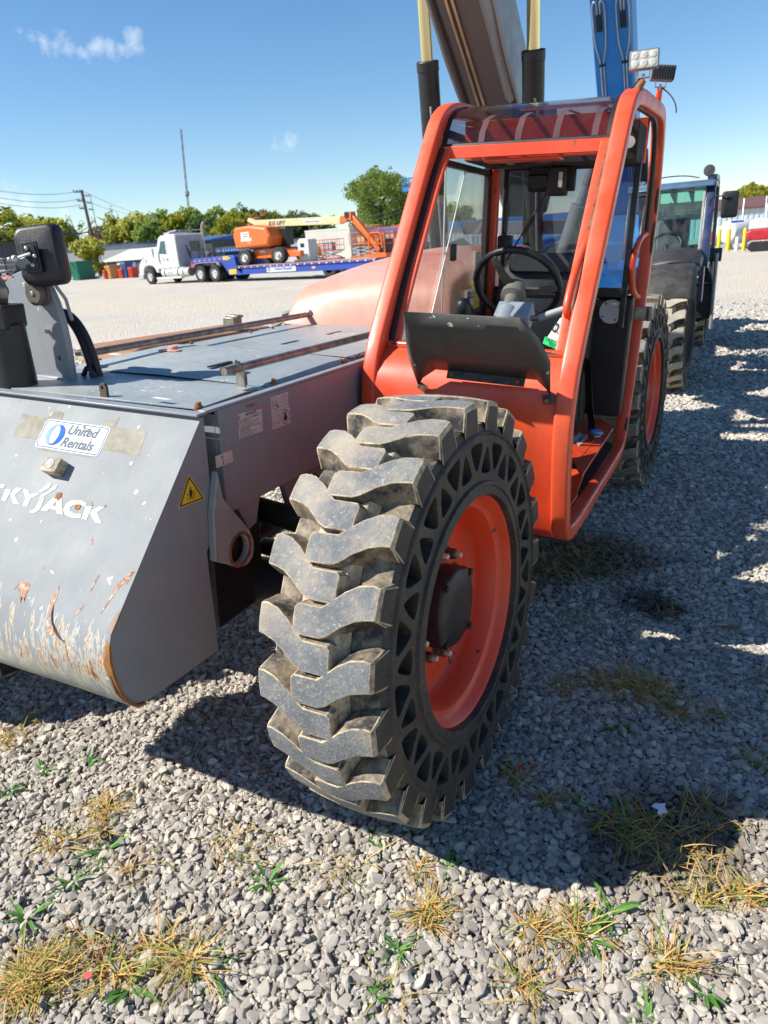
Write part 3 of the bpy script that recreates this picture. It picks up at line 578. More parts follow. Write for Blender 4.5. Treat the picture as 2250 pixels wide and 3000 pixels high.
A_ = [(-1.153, -.353), (-1.122, -.302), (-1.098, -.302), (-1.064, -.353), (-1.088, -.353), (-1.094, -.344), (-1.122, -.344), (-1.128, -.353)]; Ah = [(-1.116, -.334), (-1.101, -.334), (-1.109, -.318)]
tr = tessellate_polygon([[Vector((x, y, 0)) for x, y in A_], [Vector((x, y, 0)) for x, y in Ah]]); nz = AX.cross(AY)
b.add([AO + AX * x + AY * y + nz * .0012 for x, y in A_ + Ah], [tuple(t) for t in tr], 0)
put_poly(b, [(-1.122, -.303), (-1.120, -.292), (-1.103, -.290), (-1.097, -.306), (-1.104, -.318)], AO, AX, AY, 1, .0016)
put_poly(b, [(-1.128, -.306), (-1.118, -.312), (-1.108, -.306)], AO, AX, AY, 1, .0018); put_poly(b, [(-.996, -.306), (-.984, -.299), (-.973, -.308), (-.984, -.316)], AO, AX, AY, 2, .0016); put_poly(b, [(-.948, -.308), (-.935, -.298), (-.925, -.303), (-.934, -.309)], AO, AX, AY, 2, .0016)
b.build('maker_lettering', [DECALW, RUST, TAPEM], TH, recalc=False)
sc_list = ([(-1.102, -.584), (-1.101, -.562), (-1.067, -.560), (-1.062, -.585), (-1.066, -.612), (-1.074, -.598), (-1.080, -.618), (-1.086, -.592)], [(-.973, -.597), (-.966, -.544), (-.955, -.580), (-.955, -.603), (-.949, -.638), (-.917, -.671), (-.908, -.668), (-.915, -.677), (-.940, -.668), (-.958, -.640), (-.962, -.605)],
          [(-.795, -.590), (-.778, -.501), (-.751, -.457), (-.742, -.462), (-.769, -.509), (-.786, -.566)], [(-.757, -.500), (-.752, -.462), (-.746, -.463), (-.751, -.496)], [(-1.115, -.585), (-1.108, -.565), (-1.106, -.568), (-1.112, -.588)],
          [(-.93, -.40), (-.927, -.395), (-.915, -.415), (-.918, -.418)], [(-.86, -.53), (-.852, -.49), (-.849, -.492), (-.855, -.54)], [(-.872, -.60), (-.86, -.575), (-.857, -.58), (-.868, -.61)])
each('paint_scratch', SCRATCH, TH, [lambda b, p=p: put_poly(b, p, AO, AX, AY, 0, .0008) for p in sc_list], recalc=False)
b = body(); F3 = Matrix((AX, AY, AX.cross(AY))).transposed(); cc = AO + AX * -1.158 + AY * -.222
b.obox(cc + F3 @ Vector((0, 0, .017)), (.062, .046, .034), F3); bk = b.build('welded_block', simple('flaking_block_paint', (.42, .34, .24), .8, var=.6, vs=40, bump=.4), TH, bevel=.003)
b = body(); b.lathe([(0, .001), (.0155, .001), (.0165, 0), (.0165, -.01)], cc + F3 @ Vector((-.002, .002, .0345)), AX.cross(AY), 24, caps=False); b.build('block_plug', simple('grey_plug', (.26, .27, .28), .6, vs=40), bk)
b = body(); b.lathe([(0, .0), (.009, .0004), (.010, .0009), (.010, -.004)], AO + AX * -1.024 + AY * -.322 + AX.cross(AY) * .0006, AX.cross(AY), 14); b.build('bolt_hole', RUST, TH)
each('filled_rivet', DECALW, TH, [lambda b, x=x, v=v, r=r: b.lathe([(0, .0003), (r * .45, .0005), (r * .5, .0018), (r, .0006), (r, -.004)], AO + AX * x + AY * v, AX.cross(AY), 12) for x, v, r in ((-.846, -.248, .008), (-.905, -.168, .006), (-.935, -.055, .006), (-1.29, -.05, .006), (-1.19, -.452, .007), (-1.13, -.385, .005))])
# ---- stickers on the right side plate (seen from +X): ey up, ex along +Y
SO = Vector((-.740, 0, 0)); SX = Vector((0, 1, 0)); SY = Vector((0, 0, 1))
b = body(); put_poly(b, [(-.113, .556), (.013, .547), (.013, .474), (-.115, .479), (-.113, .512), (-.109, .516)], SO, SX, SY, 0, .0006)
put_text(b, 'SKYJACK', SO + SX * -.045 + SY * .542, SX, SY, .010, 1, 'c', .001, bold=.0003, width=1.4)
for k in range(8):
    z = .534 - k * .0072; put_poly(b, [(-.108, z), (-.108 + (.10, .06, .105, .08, .11, .05, .09, .07)[k], z - .0008), (-.108 + (.10, .06, .105, .08, .11, .05, .09, .07)[k], z - .0022), (-.108, z - .0014)], SO, SX, SY, 1, .001)
for y0, z0, w, h in ((-.108, .500, .05, .008), (-.04, .503, .03, .008), (-.105, .527, .035, .007), (-.035, .531, .04, .007)):
    put_ring(b, [(y0, z0), (y0 + w, z0), (y0 + w, z0 + h), (y0, z0 + h)], [(y0 + .0008, z0 + .0008), (y0 + w - .0008, z0 + .0008), (y0 + w - .0008, z0 + h - .0008), (y0 + .0008, z0 + h - .0008)], SO, SX, SY, 1, .001)
put_poly(b, [(-.112, .548), (-.100, .549), (-.101, .538), (-.111, .538)], SO, SX, SY, 2, .0011); put_text(b, 'F316/031', SO + SX * -.045 + SY * .564, SX, SY, .013, 3, 'c', .0008)
put_poly(b, [(.020, .540), (.030, .552), (.052, .551), (.050, .541)], SO, SX, SY, 4, .0006)
b.build('serial_plate', [PAPER, INK, REDINK, RUST, REDINK], TH, recalc=False)
b = body()
put_poly(b, [(.066, .572), (.169, .572), (.169, .521), (.066, .521)], SO, SX, SY, 0, .0006); put_poly(b, [(.066, .5195), (.175, .5195), (.175, .465), (.066, .465)], SO, SX, SY, 0, .0006)
for r in (.019, .011, .005): put_ring(b, circ((.092, .547), r, 28), circ((.092, .547), r - .0013, 28), SO, SX, SY, 1, .001)
put_poly(b, [(.095, .546), (.111, .532), (.107, .530), (.093, .543)], SO, SX, SY, 1, .0012)
put_text(b, '-', SO + SX * .117 + SY * .543, SX, SY, .02, 1)
for o_, w in ((.122, .018), (.142, .018)): put_ring(b, [(o_, .530), (o_ + w, .533), (o_ + w, .566), (o_, .563)], [(o_ + .001, .531), (o_ + w - .001, .534), (o_ + w - .001, .565), (o_ + .001, .562)], SO, SX, SY, 1, .001)
put_ring(b, circ((.092, .492), .022, 32), circ((.092, .492), .0195, 32), SO, SX, SY, 2, .001); put_ring(b, circ((.146, .492), .024, 32), circ((.146, .492), .021, 32), SO, SX, SY, 3, .001)
put_ring(b, [(.080, .480), (.104, .480), (.104, .488), (.080, .488)], [(.0812, .481), (.1028, .481), (.1028, .487), (.0812, .487)], SO, SX, SY, 1, .001)
for x in (.084, .098): put_poly(b, [(x, .496), (x + .002, .496), (x + .001, .505), (x - .001, .505)], SO, SX, SY, 1, .001)
put_poly(b, [(.136, .479), (.156, .479), (.158, .489), (.152, .500), (.152, .508), (.140, .508), (.140, .500), (.134, .489)], SO, SX, SY, 4, .001)
b.build('safety_sticker', [PAPER, INK, REDINK, simple('ring_green', (.01, .06, .04), .6), simple('ink_maroon', (.08, .01, .012), .6)], TH, recalc=False)
b = body(); put_poly(b, [(-.234, .456), (-.153, .455), (-.152, .418), (-.233, .420)], SO, SX, SY, 0, .0006); put_ring(b, circ((-.203, .446), .008, 20), circ((-.203, .446), .0072, 20), SO, SX, SY, 1, .001)
put_poly(b, [(-.205, .441), (-.201, .441), (-.201, .446), (-.199, .446), (-.203, .451), (-.207, .446), (-.205, .446)], SO, SX, SY, 1, .001)
hk = [Vector((0, -.203, .436)), Vector((0, -.200, .431)), Vector((0, -.198, .427)), Vector((0, -.202, .423)), Vector((0, -.207, .426))]
b.tube([SO + h + Vector((.0008, 0, 0)) for h in hk], .0012, 5, 1)
for y, r in ((-.222, .007), (-.182, .005), (-.165, .006)): put_ring(b, circ((y, .431), r, 16, pi, 2 * pi), circ((y, .431), r - .0007, 16, pi, 2 * pi), SO, SX, SY, 2, .001)
b.build('hook_sticker', [PAPER, INK, GREYINK], TH, recalc=False)
b = body(); tri = [(-.352, .434), (-.297, .346), (-.406, .354)]; ce = (sum(p[0] for p in tri) / 3, sum(p[1] for p in tri) / 3)
def sc_(f): return [(ce[0] + (p[0] - ce[0]) * f, ce[1] + (p[1] - ce[1]) * f) for p in tri]
SO2 = SO + Vector((-.002, 0, 0)); put_poly(b, sc_(1.05), SO2, SX, SY, 0, .0006); put_poly(b, sc_(.95), SO2, SX, SY, 1, .0009); put_poly(b, sc_(.80), SO2, SX, SY, 0, .0012)
put_poly(b, circ((-.352, .396), .0035, 12), SO2, SX, SY, 1, .0015)
put_poly(b, [(-.357, .391), (-.347, .391), (-.343, .376), (-.346, .376), (-.348, .384), (-.346, .362), (-.350, .362), (-.352, .376), (-.354, .362), (-.358, .362), (-.356, .384), (-.358, .376), (-.361, .376)], SO2, SX, SY, 1, .0015)
for s in (-1, 1):
    for k in range(4): put_poly(b, [(-.352 + s * .011, .362 + k * .006), (-.352 + s * .019, .367 + k * .006), (-.352 + s * .019, .369 + k * .006), (-.352 + s * .011, .364 + k * .006)][::s], SO2, SX, SY, 1, .0015)
    put_poly(b, [(-.352 + s * .022, .371), (-.352 + s * .030, .3705), (-.352 + s * .030, .3715)][::s], SO2, SX, SY, 1, .0015)
b.build('warning_triangle', [YELLOW, INK], TH, recalc=False)
b = body(); put_poly(b, [(-.96, -.232), (-.90, -.238), (-.885, -.222), (-.95, -.217)], Vector((0, 0, .609)), AX, SX, 0, .0006); b.build('torn_sticker', WHITEM, TH, recalc=False)
# ---- cab
DF = [(.82, -.045), (.775, .02), (.715, .20), (.668, .40), (.668, .49), (.695, .60), (.755, .70), (.87, .865), (1.02, 1.07), (1.19, 1.31), (1.275, 1.43), (1.335, 1.505), (1.42, 1.55), (1.55, 1.577), (2.00, 1.605), (2.30, 1.622), (2.41, 1.605), (2.485, 1.53), (2.56, 1.36), (2.60, 1.15), (2.59, .90), (2.545, .62), (2.50, .35), (2.455, .12), (2.405, -.03), (2.32, -.098), (2.15, -.105), (1.2, -.085), (.95, -.075)]
def path(x, lst, it=2, closed=False): return smooth_path([(x, y, z) for y, z in lst], it, closed)
def boxtube(b, P, wx, wn, m=0, closed=False):
    # rectangular rounded section swept along a path lying in a plane x = const
    K = len(P); rings = []
    for i, p in enumerate(P):
        a = P[i - 1] if (i or closed) else p; c = P[(i + 1) % K] if (i < K - 1 or closed) else p
        d = (c - a).normalized(); nn = Vector((0, -d.z, d.y))
        rings.append([p + Vector((q[0], 0, 0)) + nn * q[1] for q in rrect(0, 0, wx, wn, min(wx, wn) * .19, 4)])
    return b.loft(rings, True, closed, m)
b = body(); boxtube(b, path(.082, DF, 2, True), .066, .062, closed=True); b.build('door_frame', ORANGE, TH, sharp=60)
LPIL = [(.86, -.05), (.80, .05), (.735, .22), (.692, .40), (.692, .50), (.72, .61), (.78, .71), (.895, .875), (1.045, 1.08), (1.215, 1.32), (1.30, 1.44), (1.36, 1.51), (1.445, 1.555), (1.57, 1.582), (2.0, 1.605), (2.36, 1.622)]
b = body(); boxtube(b, path(-.690, LPIL, 2), .062, .062); b.build('front_pillar', ORANGE, TH, sharp=60)
# windscreen frame: flange and rubber along both pillars
WS = [(.80, .655), (.905, .845), (1.065, 1.068), (1.235, 1.305), (1.325, 1.40)]
def off(l, dy, dz): return [(y + dy, z + dz) for y, z in l]
b = body()
boxtube(b, path(-.628, off(WS, .004, 0), 2), .030, .020); boxtube(b, path(.018, off(WS, .004, 0), 2), .032, .020)
b.box((-.66, 1.315, 1.362), (.05, 1.34, 1.408)); b.tube([(-.66, .792, .655), (.04, .792, .655)], .016, 12); b.build('windscreen_frame', ORANGE, TH, sharp=60, bevel=.003)
b = body(); boxtube(b, path(-.651, off(WS, -.012, .0), 2), .022, .014); b.build('windscreen_seal', BLACKM, TH)
b = body(); boxtube(b, path(.040, off(WS, -.014, 0), 2), .016, .010)
def wav(x, k): return .008 * math.sin(x * 40 + k)
b.loft([[(-.64 + .66 * i / 24, .778, .648 + .003 * math.sin(i)), (-.64 + .66 * i / 24, .776, .660), (-.64 + .66 * i / 24, .784, .668 + .002 * math.sin(i * 2))] for i in range(25)], caps=False, ring=False)
b.build('windscreen_seal', DUSTRUB, TH)
b = body(); b.tube(path(.056, off([(.70, .50), (.74, .60)] + WS, .0, .0), 2), .0045, 6); b.build('paint_drip', DUSTRUB, TH)
# front sheet under the windscreen
SH = [(.805, .660), (.788, .650), (.755, .632), (.715, .600), (.685, .560), (.668, .510), (.665, .450), (.675, .380), (.70, .290), (.735, .180), (.775, .06), (.805, -.03), (.835, -.075), (.90, -.095)]
b = body(); b.loft([[(x, y, z) for y, z in SH] + [(x, y + .006, z - .002) for y, z in SH[::-1]] for x in (-.705, -.45, -.2, .062)]); b.build('cab_front', ORANGE, TH, sharp=60)
b = body(); b.prism([(.70, .58), (.69, .5), (.70, .40), (.76, .2), (.86, -.09), (2.38, -.10), (2.50, .3), (2.50, .58)], 0, -.722, -.712); b.build('cab_side', ORANGE, TH)
# guard plate
g = dict(a=(-.400, .650, .598), b_=(-.020, .650, .588), c=(-.032, .415, .817), d=(-.422, .415, .821), e=(-.470, .655, .530), f=(-.487, .575, .672), g=(.048, .515, .705), h=(.030, .655, .533))
b = body()
def mid3(p, q, k=.5, bow=(0, 0, 0)): return tuple(p[i] * (1 - k) + q[i] * k + bow[i] for i in range(3))
rows = []
for k in (0, .25, .5, .75, 1):
    bow = (0, -.022 * 4 * k * (1 - k), 0)
    L0 = mid3(g['e'], g['f'], min(1, k * 1.6)) if k < .7 else mid3(g['f'], g['d'], (k - .6) / .4)
    R0 = mid3(g['h'], g['g'], min(1, k * 1.6)) if k < .7 else mid3(g['g'], g['c'], (k - .6) / .4)
    A_, B_ = mid3(g['a'], g['d'], k, bow), mid3(g['b_'], g['c'], k, bow)
    rows.append([L0, mid3(L0, A_, .5, (-.012 * (1 - k), -.01, 0)), A_, mid3(A_, B_, .33), mid3(A_, B_, .66), B_, mid3(B_, R0, .5, (.012 * (1 - k), -.01, 0)), R0])
b.sheet(rows); gp_ = b.build('guard_plate', paint('dark_guard_paint', (.055, .058, .056), .42, fade=(.12, .12, .11), fam=.5, damt=.35, rust=.15, chips=.2), TH, sharp=50)
w_ = gp_.modifiers.new('thick', 'SOLIDIFY'); w_.thickness = .004
b = body(); b.bar((-.352, .644, .584), (-.062, .646, .574), .006, .034, up=(0, .35, 1)); b.obox((-.452, .650, .525), (.036, .008, .026), Matrix.Rotation(.5, 3, 'Y')); b.obox((.026, .655, .520), (.044, .008, .034), Matrix.Rotation(-.2, 3, 'Y'))
b.build('guard_strap', simple('grimy_strap', (.07, .07, .06), .7, var=.6, vs=30), gp_, bevel=.001)
each('guard_bolt', RUST, gp_, [lambda b, x=x, z=z: b.lathe([(0, 0), (.009, 0), (.009, .008)], (x, .628, z), (0, 1, 0), 6) for x, z in ((-.332, .584), (-.085, .576), (-.445, .522), (.022, .517))], bevel=.001)
# roof
RF = [(1.338, 1.412), (1.362, 1.468), (1.405, 1.522), (1.47, 1.560), (1.57, 1.588), (1.80, 1.604), (2.10, 1.622), (2.36, 1.634)]
b = body(); b.loft([[(x, y, z) for y, z in RF] for x in (-.655, -.4, -.1, .048)], caps=False, ring=False); b.build('roof_glass', TINT, TH)
b = body(); b.loft([[(x, y - .003, z + .003) for y, z in RF] for x in (-.662, -.638)], caps=False, ring=False); b.loft([[(x, y - .003, z + .003) for y, z in RF] for x in (.018, .050)], caps=False, ring=False)
b.tube([(-.66, 1.332, 1.410), (.05, 1.332, 1.410)], .010, 8); b.build('roof_seal', BLACKM, TH)
each('roof_bar', simple('tan_bar_paint', (.85, .66, .52), .6), TH, [lambda b, x=x: b.loft([[(x + d, y, z) for y, z in ((1.42, 1.405), (1.445, 1.47), (1.50, 1.525), (1.60, 1.555), (1.9, 1.575), (2.3, 1.59))] for d in (-.013, .013)], caps=False, ring=False) for x in (-.52, -.36, -.20, -.045)])
each('roof_header', ORANGE, TH, [lambda b, lo=lo, hi=hi: b.box(lo, hi) for lo, hi in (((-.66, 1.62, 1.38), (.05, 1.645, 1.54)), ((-.66, 2.30, 1.40), (.05, 2.36, 1.60)), ((-.48, 1.345, 1.345), (-.16, 1.43, 1.356)))], bevel=.004)
b = body(); b.box((-.66, 2.04, 1.385), (.045, 2.30, 1.56)); b.box((-.66, 1.63, 1.375), (-.60, 2.05, 1.40)); b.build('headliner', simple('dusty_headliner', (.035, .03, .026), .85, var=.6), TH, bevel=.01)
b = body(); b.lathe([(.024, 0), (.026, -.01), (.02, -.012), (0, -.012)], (.008, 2.035, 1.465), (0, 1, 0), 20, caps=True); b.build('dome_light', simple('dome_lens', (.75, .74, .68), .2, var=.1), TH)
# rear frame and window
b = body(); b.box((-.712, 2.10, .55), (-.640, 2.15, 1.375)); b.box((-.72, 2.12, 1.375), (-.66, 2.17, 1.56)); b.build('rear_pillar', ORANGE, TH, bevel=.008)
b = body(); b.box((-.640, 2.20, .60), (-.612, 2.23, 1.40)); b.box((-.640, 2.20, 1.375), (.05, 2.235, 1.41)); b.box((-.640, 2.20, .755), (.05, 2.235, .80)); b.box((.022, 2.20, .60), (.05, 2.235, 1.40)); b.build('rear_window_frame', BLACKM, TH, bevel=.004)
b = body(); b.box((-.612, 2.214, .80), (.022, 2.219, 1.375)); b.build('rear_window', RGLASS, TH)
b = body(); b.obox((-.43, 2.14, 1.315), (.12, .06, .07)); b.obox((-.335, 2.13, 1.315), (.095, .075, .135)); b.obox((-.375, 2.17, 1.33), (.24, .03, .12)); b.build('wiper_motor', BLACKM, TH, bevel=.008)
b = body(); b.box((-.325, 2.0905, 1.285), (-.305, 2.092, 1.355)); b.build('motor_label', PAPER, TH)
b = body(); b.tube([(-.40, 2.19, 1.27), (-.60, 2.19, .93)], .005, 6); b.tube(smooth_path([(-.40, 2.10, 1.37), (-.33, 2.05, 1.39), (-.28, 2.06, 1.42)], 2), .004, 6); b.build('wiper_arm', BLACKM, TH)
b = body(); b.prism(rrect(-.605, 1.02, .075, .085, .012), 1, 2.15, 2.19); b.box((-.625, 2.17, 1.08), (-.612, 2.19, 1.22)); b.build('window_latch', BLACKM, TH, bevel=.003)
# left side window (sliding panes)
b = body(); b.box((-.70, 1.28, 1.345), (-.672, 2.10, 1.372)); b.box((-.70, 2.05, .60), (-.672, 2.10, 1.50)); b.prism([(.80, .60), (.80, .625), (2.1, .625), (2.1, .60)], 0, -.70, -.672); b.box((-.70, 1.35, 1.46), (-.672, 2.10, 1.49)); b.build('side_window_frame', BLACKM, TH, bevel=.003)
b = body(); b.prism([(.82, .625), (2.05, .625), (2.05, 1.345), (1.26, 1.345), (.90, .86)], 0, -.690, -.686); b.prism([(1.31, 1.372), (2.05, 1.372), (2.05, 1.46), (1.36, 1.46)], 0, -.690, -.686); lw = b.build('side_window', GLASS, TH)
b = body(); b.prism([(1.25, .625), (2.04, .625), (2.04, 1.340), (1.70, 1.345), (1.31, .73)], 0, -.681, -.677); b.build('sliding_pane', GLASS, TH)
b = body(); b.tube([(-.679, 1.25, .64), (-.679, 1.31, .73), (-.679, 1.70, 1.345)], .004, 6); b.tube([(-.688, 1.46, .63), (-.688, 1.46, 1.34)], .004, 6); b.build('pane_edge', simple('pale_glass_edge', (.62, .62, .58), .3), lw)
b = body(); b.obox((-.668, 1.535, .985), (.02, .05, .075)); b.build('pane_handle', BLACKM, lw, bevel=.006)
b = body(); b.box((-.6775, 1.885, .86), (-.6755, 1.985, .985)); 
for k in range(10): b.box((-.6754, 1.895, .875 + k * .010), (-.6750, 1.895 + (.08, .07, .05, .08, .06, .08, .04, .07, .08, .05)[k], .8775 + k * .010), 1)
b.box((-.6754, 1.90, .972), (-.6750, 1.97, .978), 2); b.build('warning_label', [PAPER, INK, REDINK], lw)
b = body(); b.box((-.6775, 1.885, .70), (-.6755, 1.985, .855)); b.build('warning_label', YELLOWL, lw)
b = body(); b.box((-.6745, 1.76, .72), (-.6725, 1.88, .80)); lb = b.build('rental_label', PAPER, lw)
b = body(); put_text(b, 'O', (-.6715, 1.80, .755), (0, 1, 0), (0, 0, 1), .05, 0, bold=.002); put_text(b, 'United', (-.6715, 1.85, .775), (0, 1, 0), (0, 0, 1), .018, 0); put_text(b, 'Rentals', (-.6715, 1.85, .757), (0, 1, 0), (0, 0, 1), .018, 0); b.build('label_print', INK, lb, recalc=False)
# interior
b = body(); b.box((-.70, .84, -.085), (.06, 2.36, -.065)); b.box((-.69, .86, .55), (-.02, 1.05, .63)); b.build('cab_floor', BLACKP, TH)
b = body(); b.prism([(1.0, -.06), (1.0, .30), (1.06, .60), (1.18, .655), (1.45, .655), (1.5, .45), (2.1, .45), (2.1, -.06)], 0, -.70, -.62); b.box((-.70, 2.12, -.06), (-.16, 2.20, .80)); b.prism([(1.95, -.06), (1.95, .50), (2.0, .62), (2.2, .66), (2.2, -.06)], 0, -.16, -.10); b.build('side_console', BLACKM, TH, bevel=.015)
b = body(); b.prism([(2.30, .10), (2.30, .745), (2.34, .76), (2.40, .75), (2.43, .12)], 0, -.16, .075); b.build('rear_trim', BLACKM, TH, bevel=.012)
b = body(); b.lathe([(0, 0), (.062, 0), (.064, .004), (.064, .006)], (-.030, 2.291, .675), (0, 1, 0), 32, caps=False)
for a in (.6, 2.2, 3.7, 5.3): b.lathe([(0, 0), (.005, .0), (.005, .004)], (-.030 + .05 * math.cos(a), 2.288, .675 + .05 * math.sin(a)), (0, 1, 0), 8, m=1)
b.build('speaker_cover', [simple('cover_disc', (.62, .60, .57), .55, var=.08), INK], TH)
b = body(); b.box((-.13, 2.26, .765), (.055, 2.44, .79)); b.build('parcel_shelf', BLACKM, TH, bevel=.005)
def cush(b, c, w, d, h, R, puff=.25):
    rings = []
    for k in range(7):
        t = -1 + 2 * k / 6; s = math.sqrt(max(0, 1 - (abs(t) ** 4) * puff)); s = s if abs(t) < 1 else .86
        rings.append([Vector(c) + R @ Vector((p[0] * s, p[1] * s, t * h / 2)) for p in rrect(0, 0, w, d, min(w, d) * .28, 6)])
    b.loft(rings)
b = body(); cush(b, (-.36, 1.80, .42), .46, .46, .14, Matrix.Rotation(rad(4), 3, 'X')); cush(b, (-.36, 2.04, .70), .46, .52, .12, Matrix.Rotation(rad(82), 3, 'X'))
st_ = b.build('driver_seat', VINYL, TH, sharp=70)
b = body()
for z in (.60, .69, .79): b.tube([(-.53, 1.972, z), (-.19, 1.972, z)], .006, 6)
b.build('seat_seam', BLACKM, st_)
b = body(); cush(b, (-.36, 2.02, .925), .34, .10, .08, Matrix.Rotation(rad(80), 3, 'X'), .3); b.build('headrest', VINYL, st_)
b = body(); b.box((-.52, 1.62, -.06), (-.20, 2.0, .36)); b.build('seat_base', BLACKM, st_, bevel=.01)
b = body()                                             # steering wheel, tilted towards the seat
wc = Vector((-.365, 1.585, .842)); wn = Vector((0, .80, .60)).normalized(); wx = Vector((1, 0, 0)); wy = wn.cross(wx)
def wp(a, r, h=0): return wc + (wx * math.cos(a) + wy * math.sin(a)) * r + wn * h
b.tube([wp(2 * pi * k / 72, .196 ) for k in range(72)], [.0165 + .0016 * math.cos(36 * 2 * pi * k / 72) for k in range(72)], 12, closed=True)
sw = b.build('steering_wheel', BLACKM, TH, sharp=60)
b = body()
for a in (rad(118), rad(242), rad(0)): b.loft([[wp(a, r, h) + (wx * -math.sin(a) + wy * math.cos(a)) * s * w for s in (-1, 1)] + [wp(a, r, h - .014) + (wx * -math.sin(a) + wy * math.cos(a)) * s * w for s in (1, -1)] for r, h, w in ((.04, -.035, .026), (.10, -.03, .018), (.19, -.004, .015))])
b.build('wheel_spoke', simple('worn_spoke', (.075, .068, .06), .6, var=.5), sw, bevel=.003)
b = body(); b.lathe([(.0, .0), (.032, .0), (.052, -.008), (.056, -.03), (.050, -.05), (.058, -.055), (.058, -.075), (.034, -.085), (.03, -.14)], wc + wn * -.01, wn, 28); b.build('wheel_boss', simple('dusty_boss', (.20, .18, .155), .6), sw, sharp=40)
b = body(); cb = wc - wn * .17; b.obox(cb + Vector((.035, -.01, -.02)), (.16, .10, .08), Matrix.Rotation(rad(35), 3, 'X')); b.tube([cb, (-.36, 1.20, .50), (-.36, 1.10, -.05)], .05, 16)
b.build('steering_column', simple('grey_column', (.33, .36, .41), .5, var=.15), TH, bevel=.006)
b = body(); b.tube([cb + Vector((.10, -.02, -.03)), cb + Vector((.15, -.02, -.025))], .013, 10, 1); b.tube([cb + Vector((.15, -.02, -.025)), cb + Vector((.30, -.01, .03))], .017, 14); b.cyl(cb + Vector((.095, -.02, -.03)), cb + Vector((.11, -.02, -.03)), .03, 18, 1)
b.build('indicator_stalk', [simple('stalk_grey', (.30, .31, .31), .5), STEEL], TH, bevel=.002)
b = body(); b.cyl((-.53, 1.36, .60), (-.53, 1.34, .72), .012, 10); b.lathe([(.02, 0), (.032, .02), (.036, .06), (.030, .09), (.012, .10), (0, .10)], (-.53, 1.345, .70), (-.1, -.3, 1), 20, caps=False); b.build('joystick', BLACKM, TH, sharp=50)
# floor plates in the door, belt, rails
b = body(); b.prism([(-.16, 1.70), (-.04, 1.52), (.075, 1.22), (.070, 2.14), (-.02, 2.32), (-.16, 2.32)], 2, .066, .078); b.prism([(1.52, .010), (1.30, -.07), (1.31, -.075), (1.53, .004)], 0, -.2, .04); b.prism([(-.20, 1.10), (.05, 1.10), (.05, 1.32), (-.20, 1.32)], 2, -.055, -.045); b.prism([(-.12, 1.76), (.02, 1.50), (.025, 2.06), (-.10, 2.1)], 2, .0785, .0815)
b.build('step_plate', ORANGE, TH, bevel=.003)
b = body(); put_poly(b, [(-.058, 1.75), (-.024, 1.66), (-.014, 1.87), (-.034, 1.93)], (0, 0, .083), (1, 0, 0), (0, 1, 0), 0, .001); put_text(b, '410R 832', (-.034, 1.80, .0835), (.10, .99, 0), (-.99, .10, 0), .020, 1, bold=.001)
put_poly(b, [(-.092, 1.72), (-.066, 1.66), (-.048, 1.90), (-.074, 1.94)], (0, 0, .083), (1, 0, 0), (0, 1, 0), 0, .001); b.build('number_label', [PAPER, INK], TH, recalc=False)
b = body(); sp = smooth_path([(-.09, 2.05, .45), (-.06, 2.0, .30), (-.05, 2.06, .16), (-.04, 2.08, .12), (-.03, 2.02, .095), (-.01, 1.95, .092), (.01, 1.90, .094)], 2)
b.loft([[p + Vector((-.02, .012, 0)), p + Vector((.02, -.012, 0)), p + Vector((.02, -.010, .004)), p + Vector((-.02, .014, .004))] for p in sp]); be = b.build('seat_belt', BLACKM, TH)
b = body(); b.obox((.018, 1.86, .10), (.035, .07, .008), Matrix.Rotation(.5, 3, 'Z')); b.build('belt_tongue', ZINC, be, bevel=.003)
b = body(); b.obox((.015, 1.92, .10), (.05, .06, .015), Matrix.Rotation(.5, 3, 'Z')); b.build('belt_tab', simple('belt_tab_blue', (.2, .34, .8), .5), be, bevel=.002)
b = body(); b.tube(smooth_path([(.055, 1.10, 1.075), (.045, 1.01, 1.06), (.035, .90, .965), (.030, .80, .84), (.032, .80, .795), (.04, .84, .785)], 3), .0145, 14); b.build('grab_rail', ORANGE, TH)
b = body(); b.tube(smooth_path([(.075, 2.55, 1.07), (.07, 2.35, 1.05), (.065, 2.20, .98), (.065, 2.20, .84), (.07, 2.35, .76), (.075, 2.52, .74)], 3), .0165, 14); b.build('grab_rail', ORANGE, TH)
b = body(); b.tube([(.104, y, z) for y, z in [(2.545, 1.33), (2.575, 1.15), (2.57, .90), (2.525, .62), (2.48, .35), (2.435, .12), (2.39, 0)]], .011, 8); b.tube(path(.078, [(y + (.03 if y < 1.5 else -.03), z - .03) for y, z in [(1.30, 1.44), (1.36, 1.52), (1.46, 1.56), (1.6, 1.583), (2.0, 1.61), (2.28, 1.625), (2.40, 1.58), (2.47, 1.46), (2.52, 1.3), (2.54, 1.1)]], 1), .013, 8); b.build('door_seal', DUSTRUB if False else BLACKM, TH)
b = body(); b.obox((.125, 2.36, .665), (.085, .012, .075)); b.cyl((.16, 2.36, .63), (.16, 2.36, .70), .016, 12); b.build('door_catch', STEEL, TH, bevel=.003)
b = body(); b.prism([(2.60, 1.22), (2.66, 1.21), (2.66, 1.30), (2.61, 1.31)], 0, .075, .10); b.build('door_hinge', ORANGE, TH, bevel=.004)
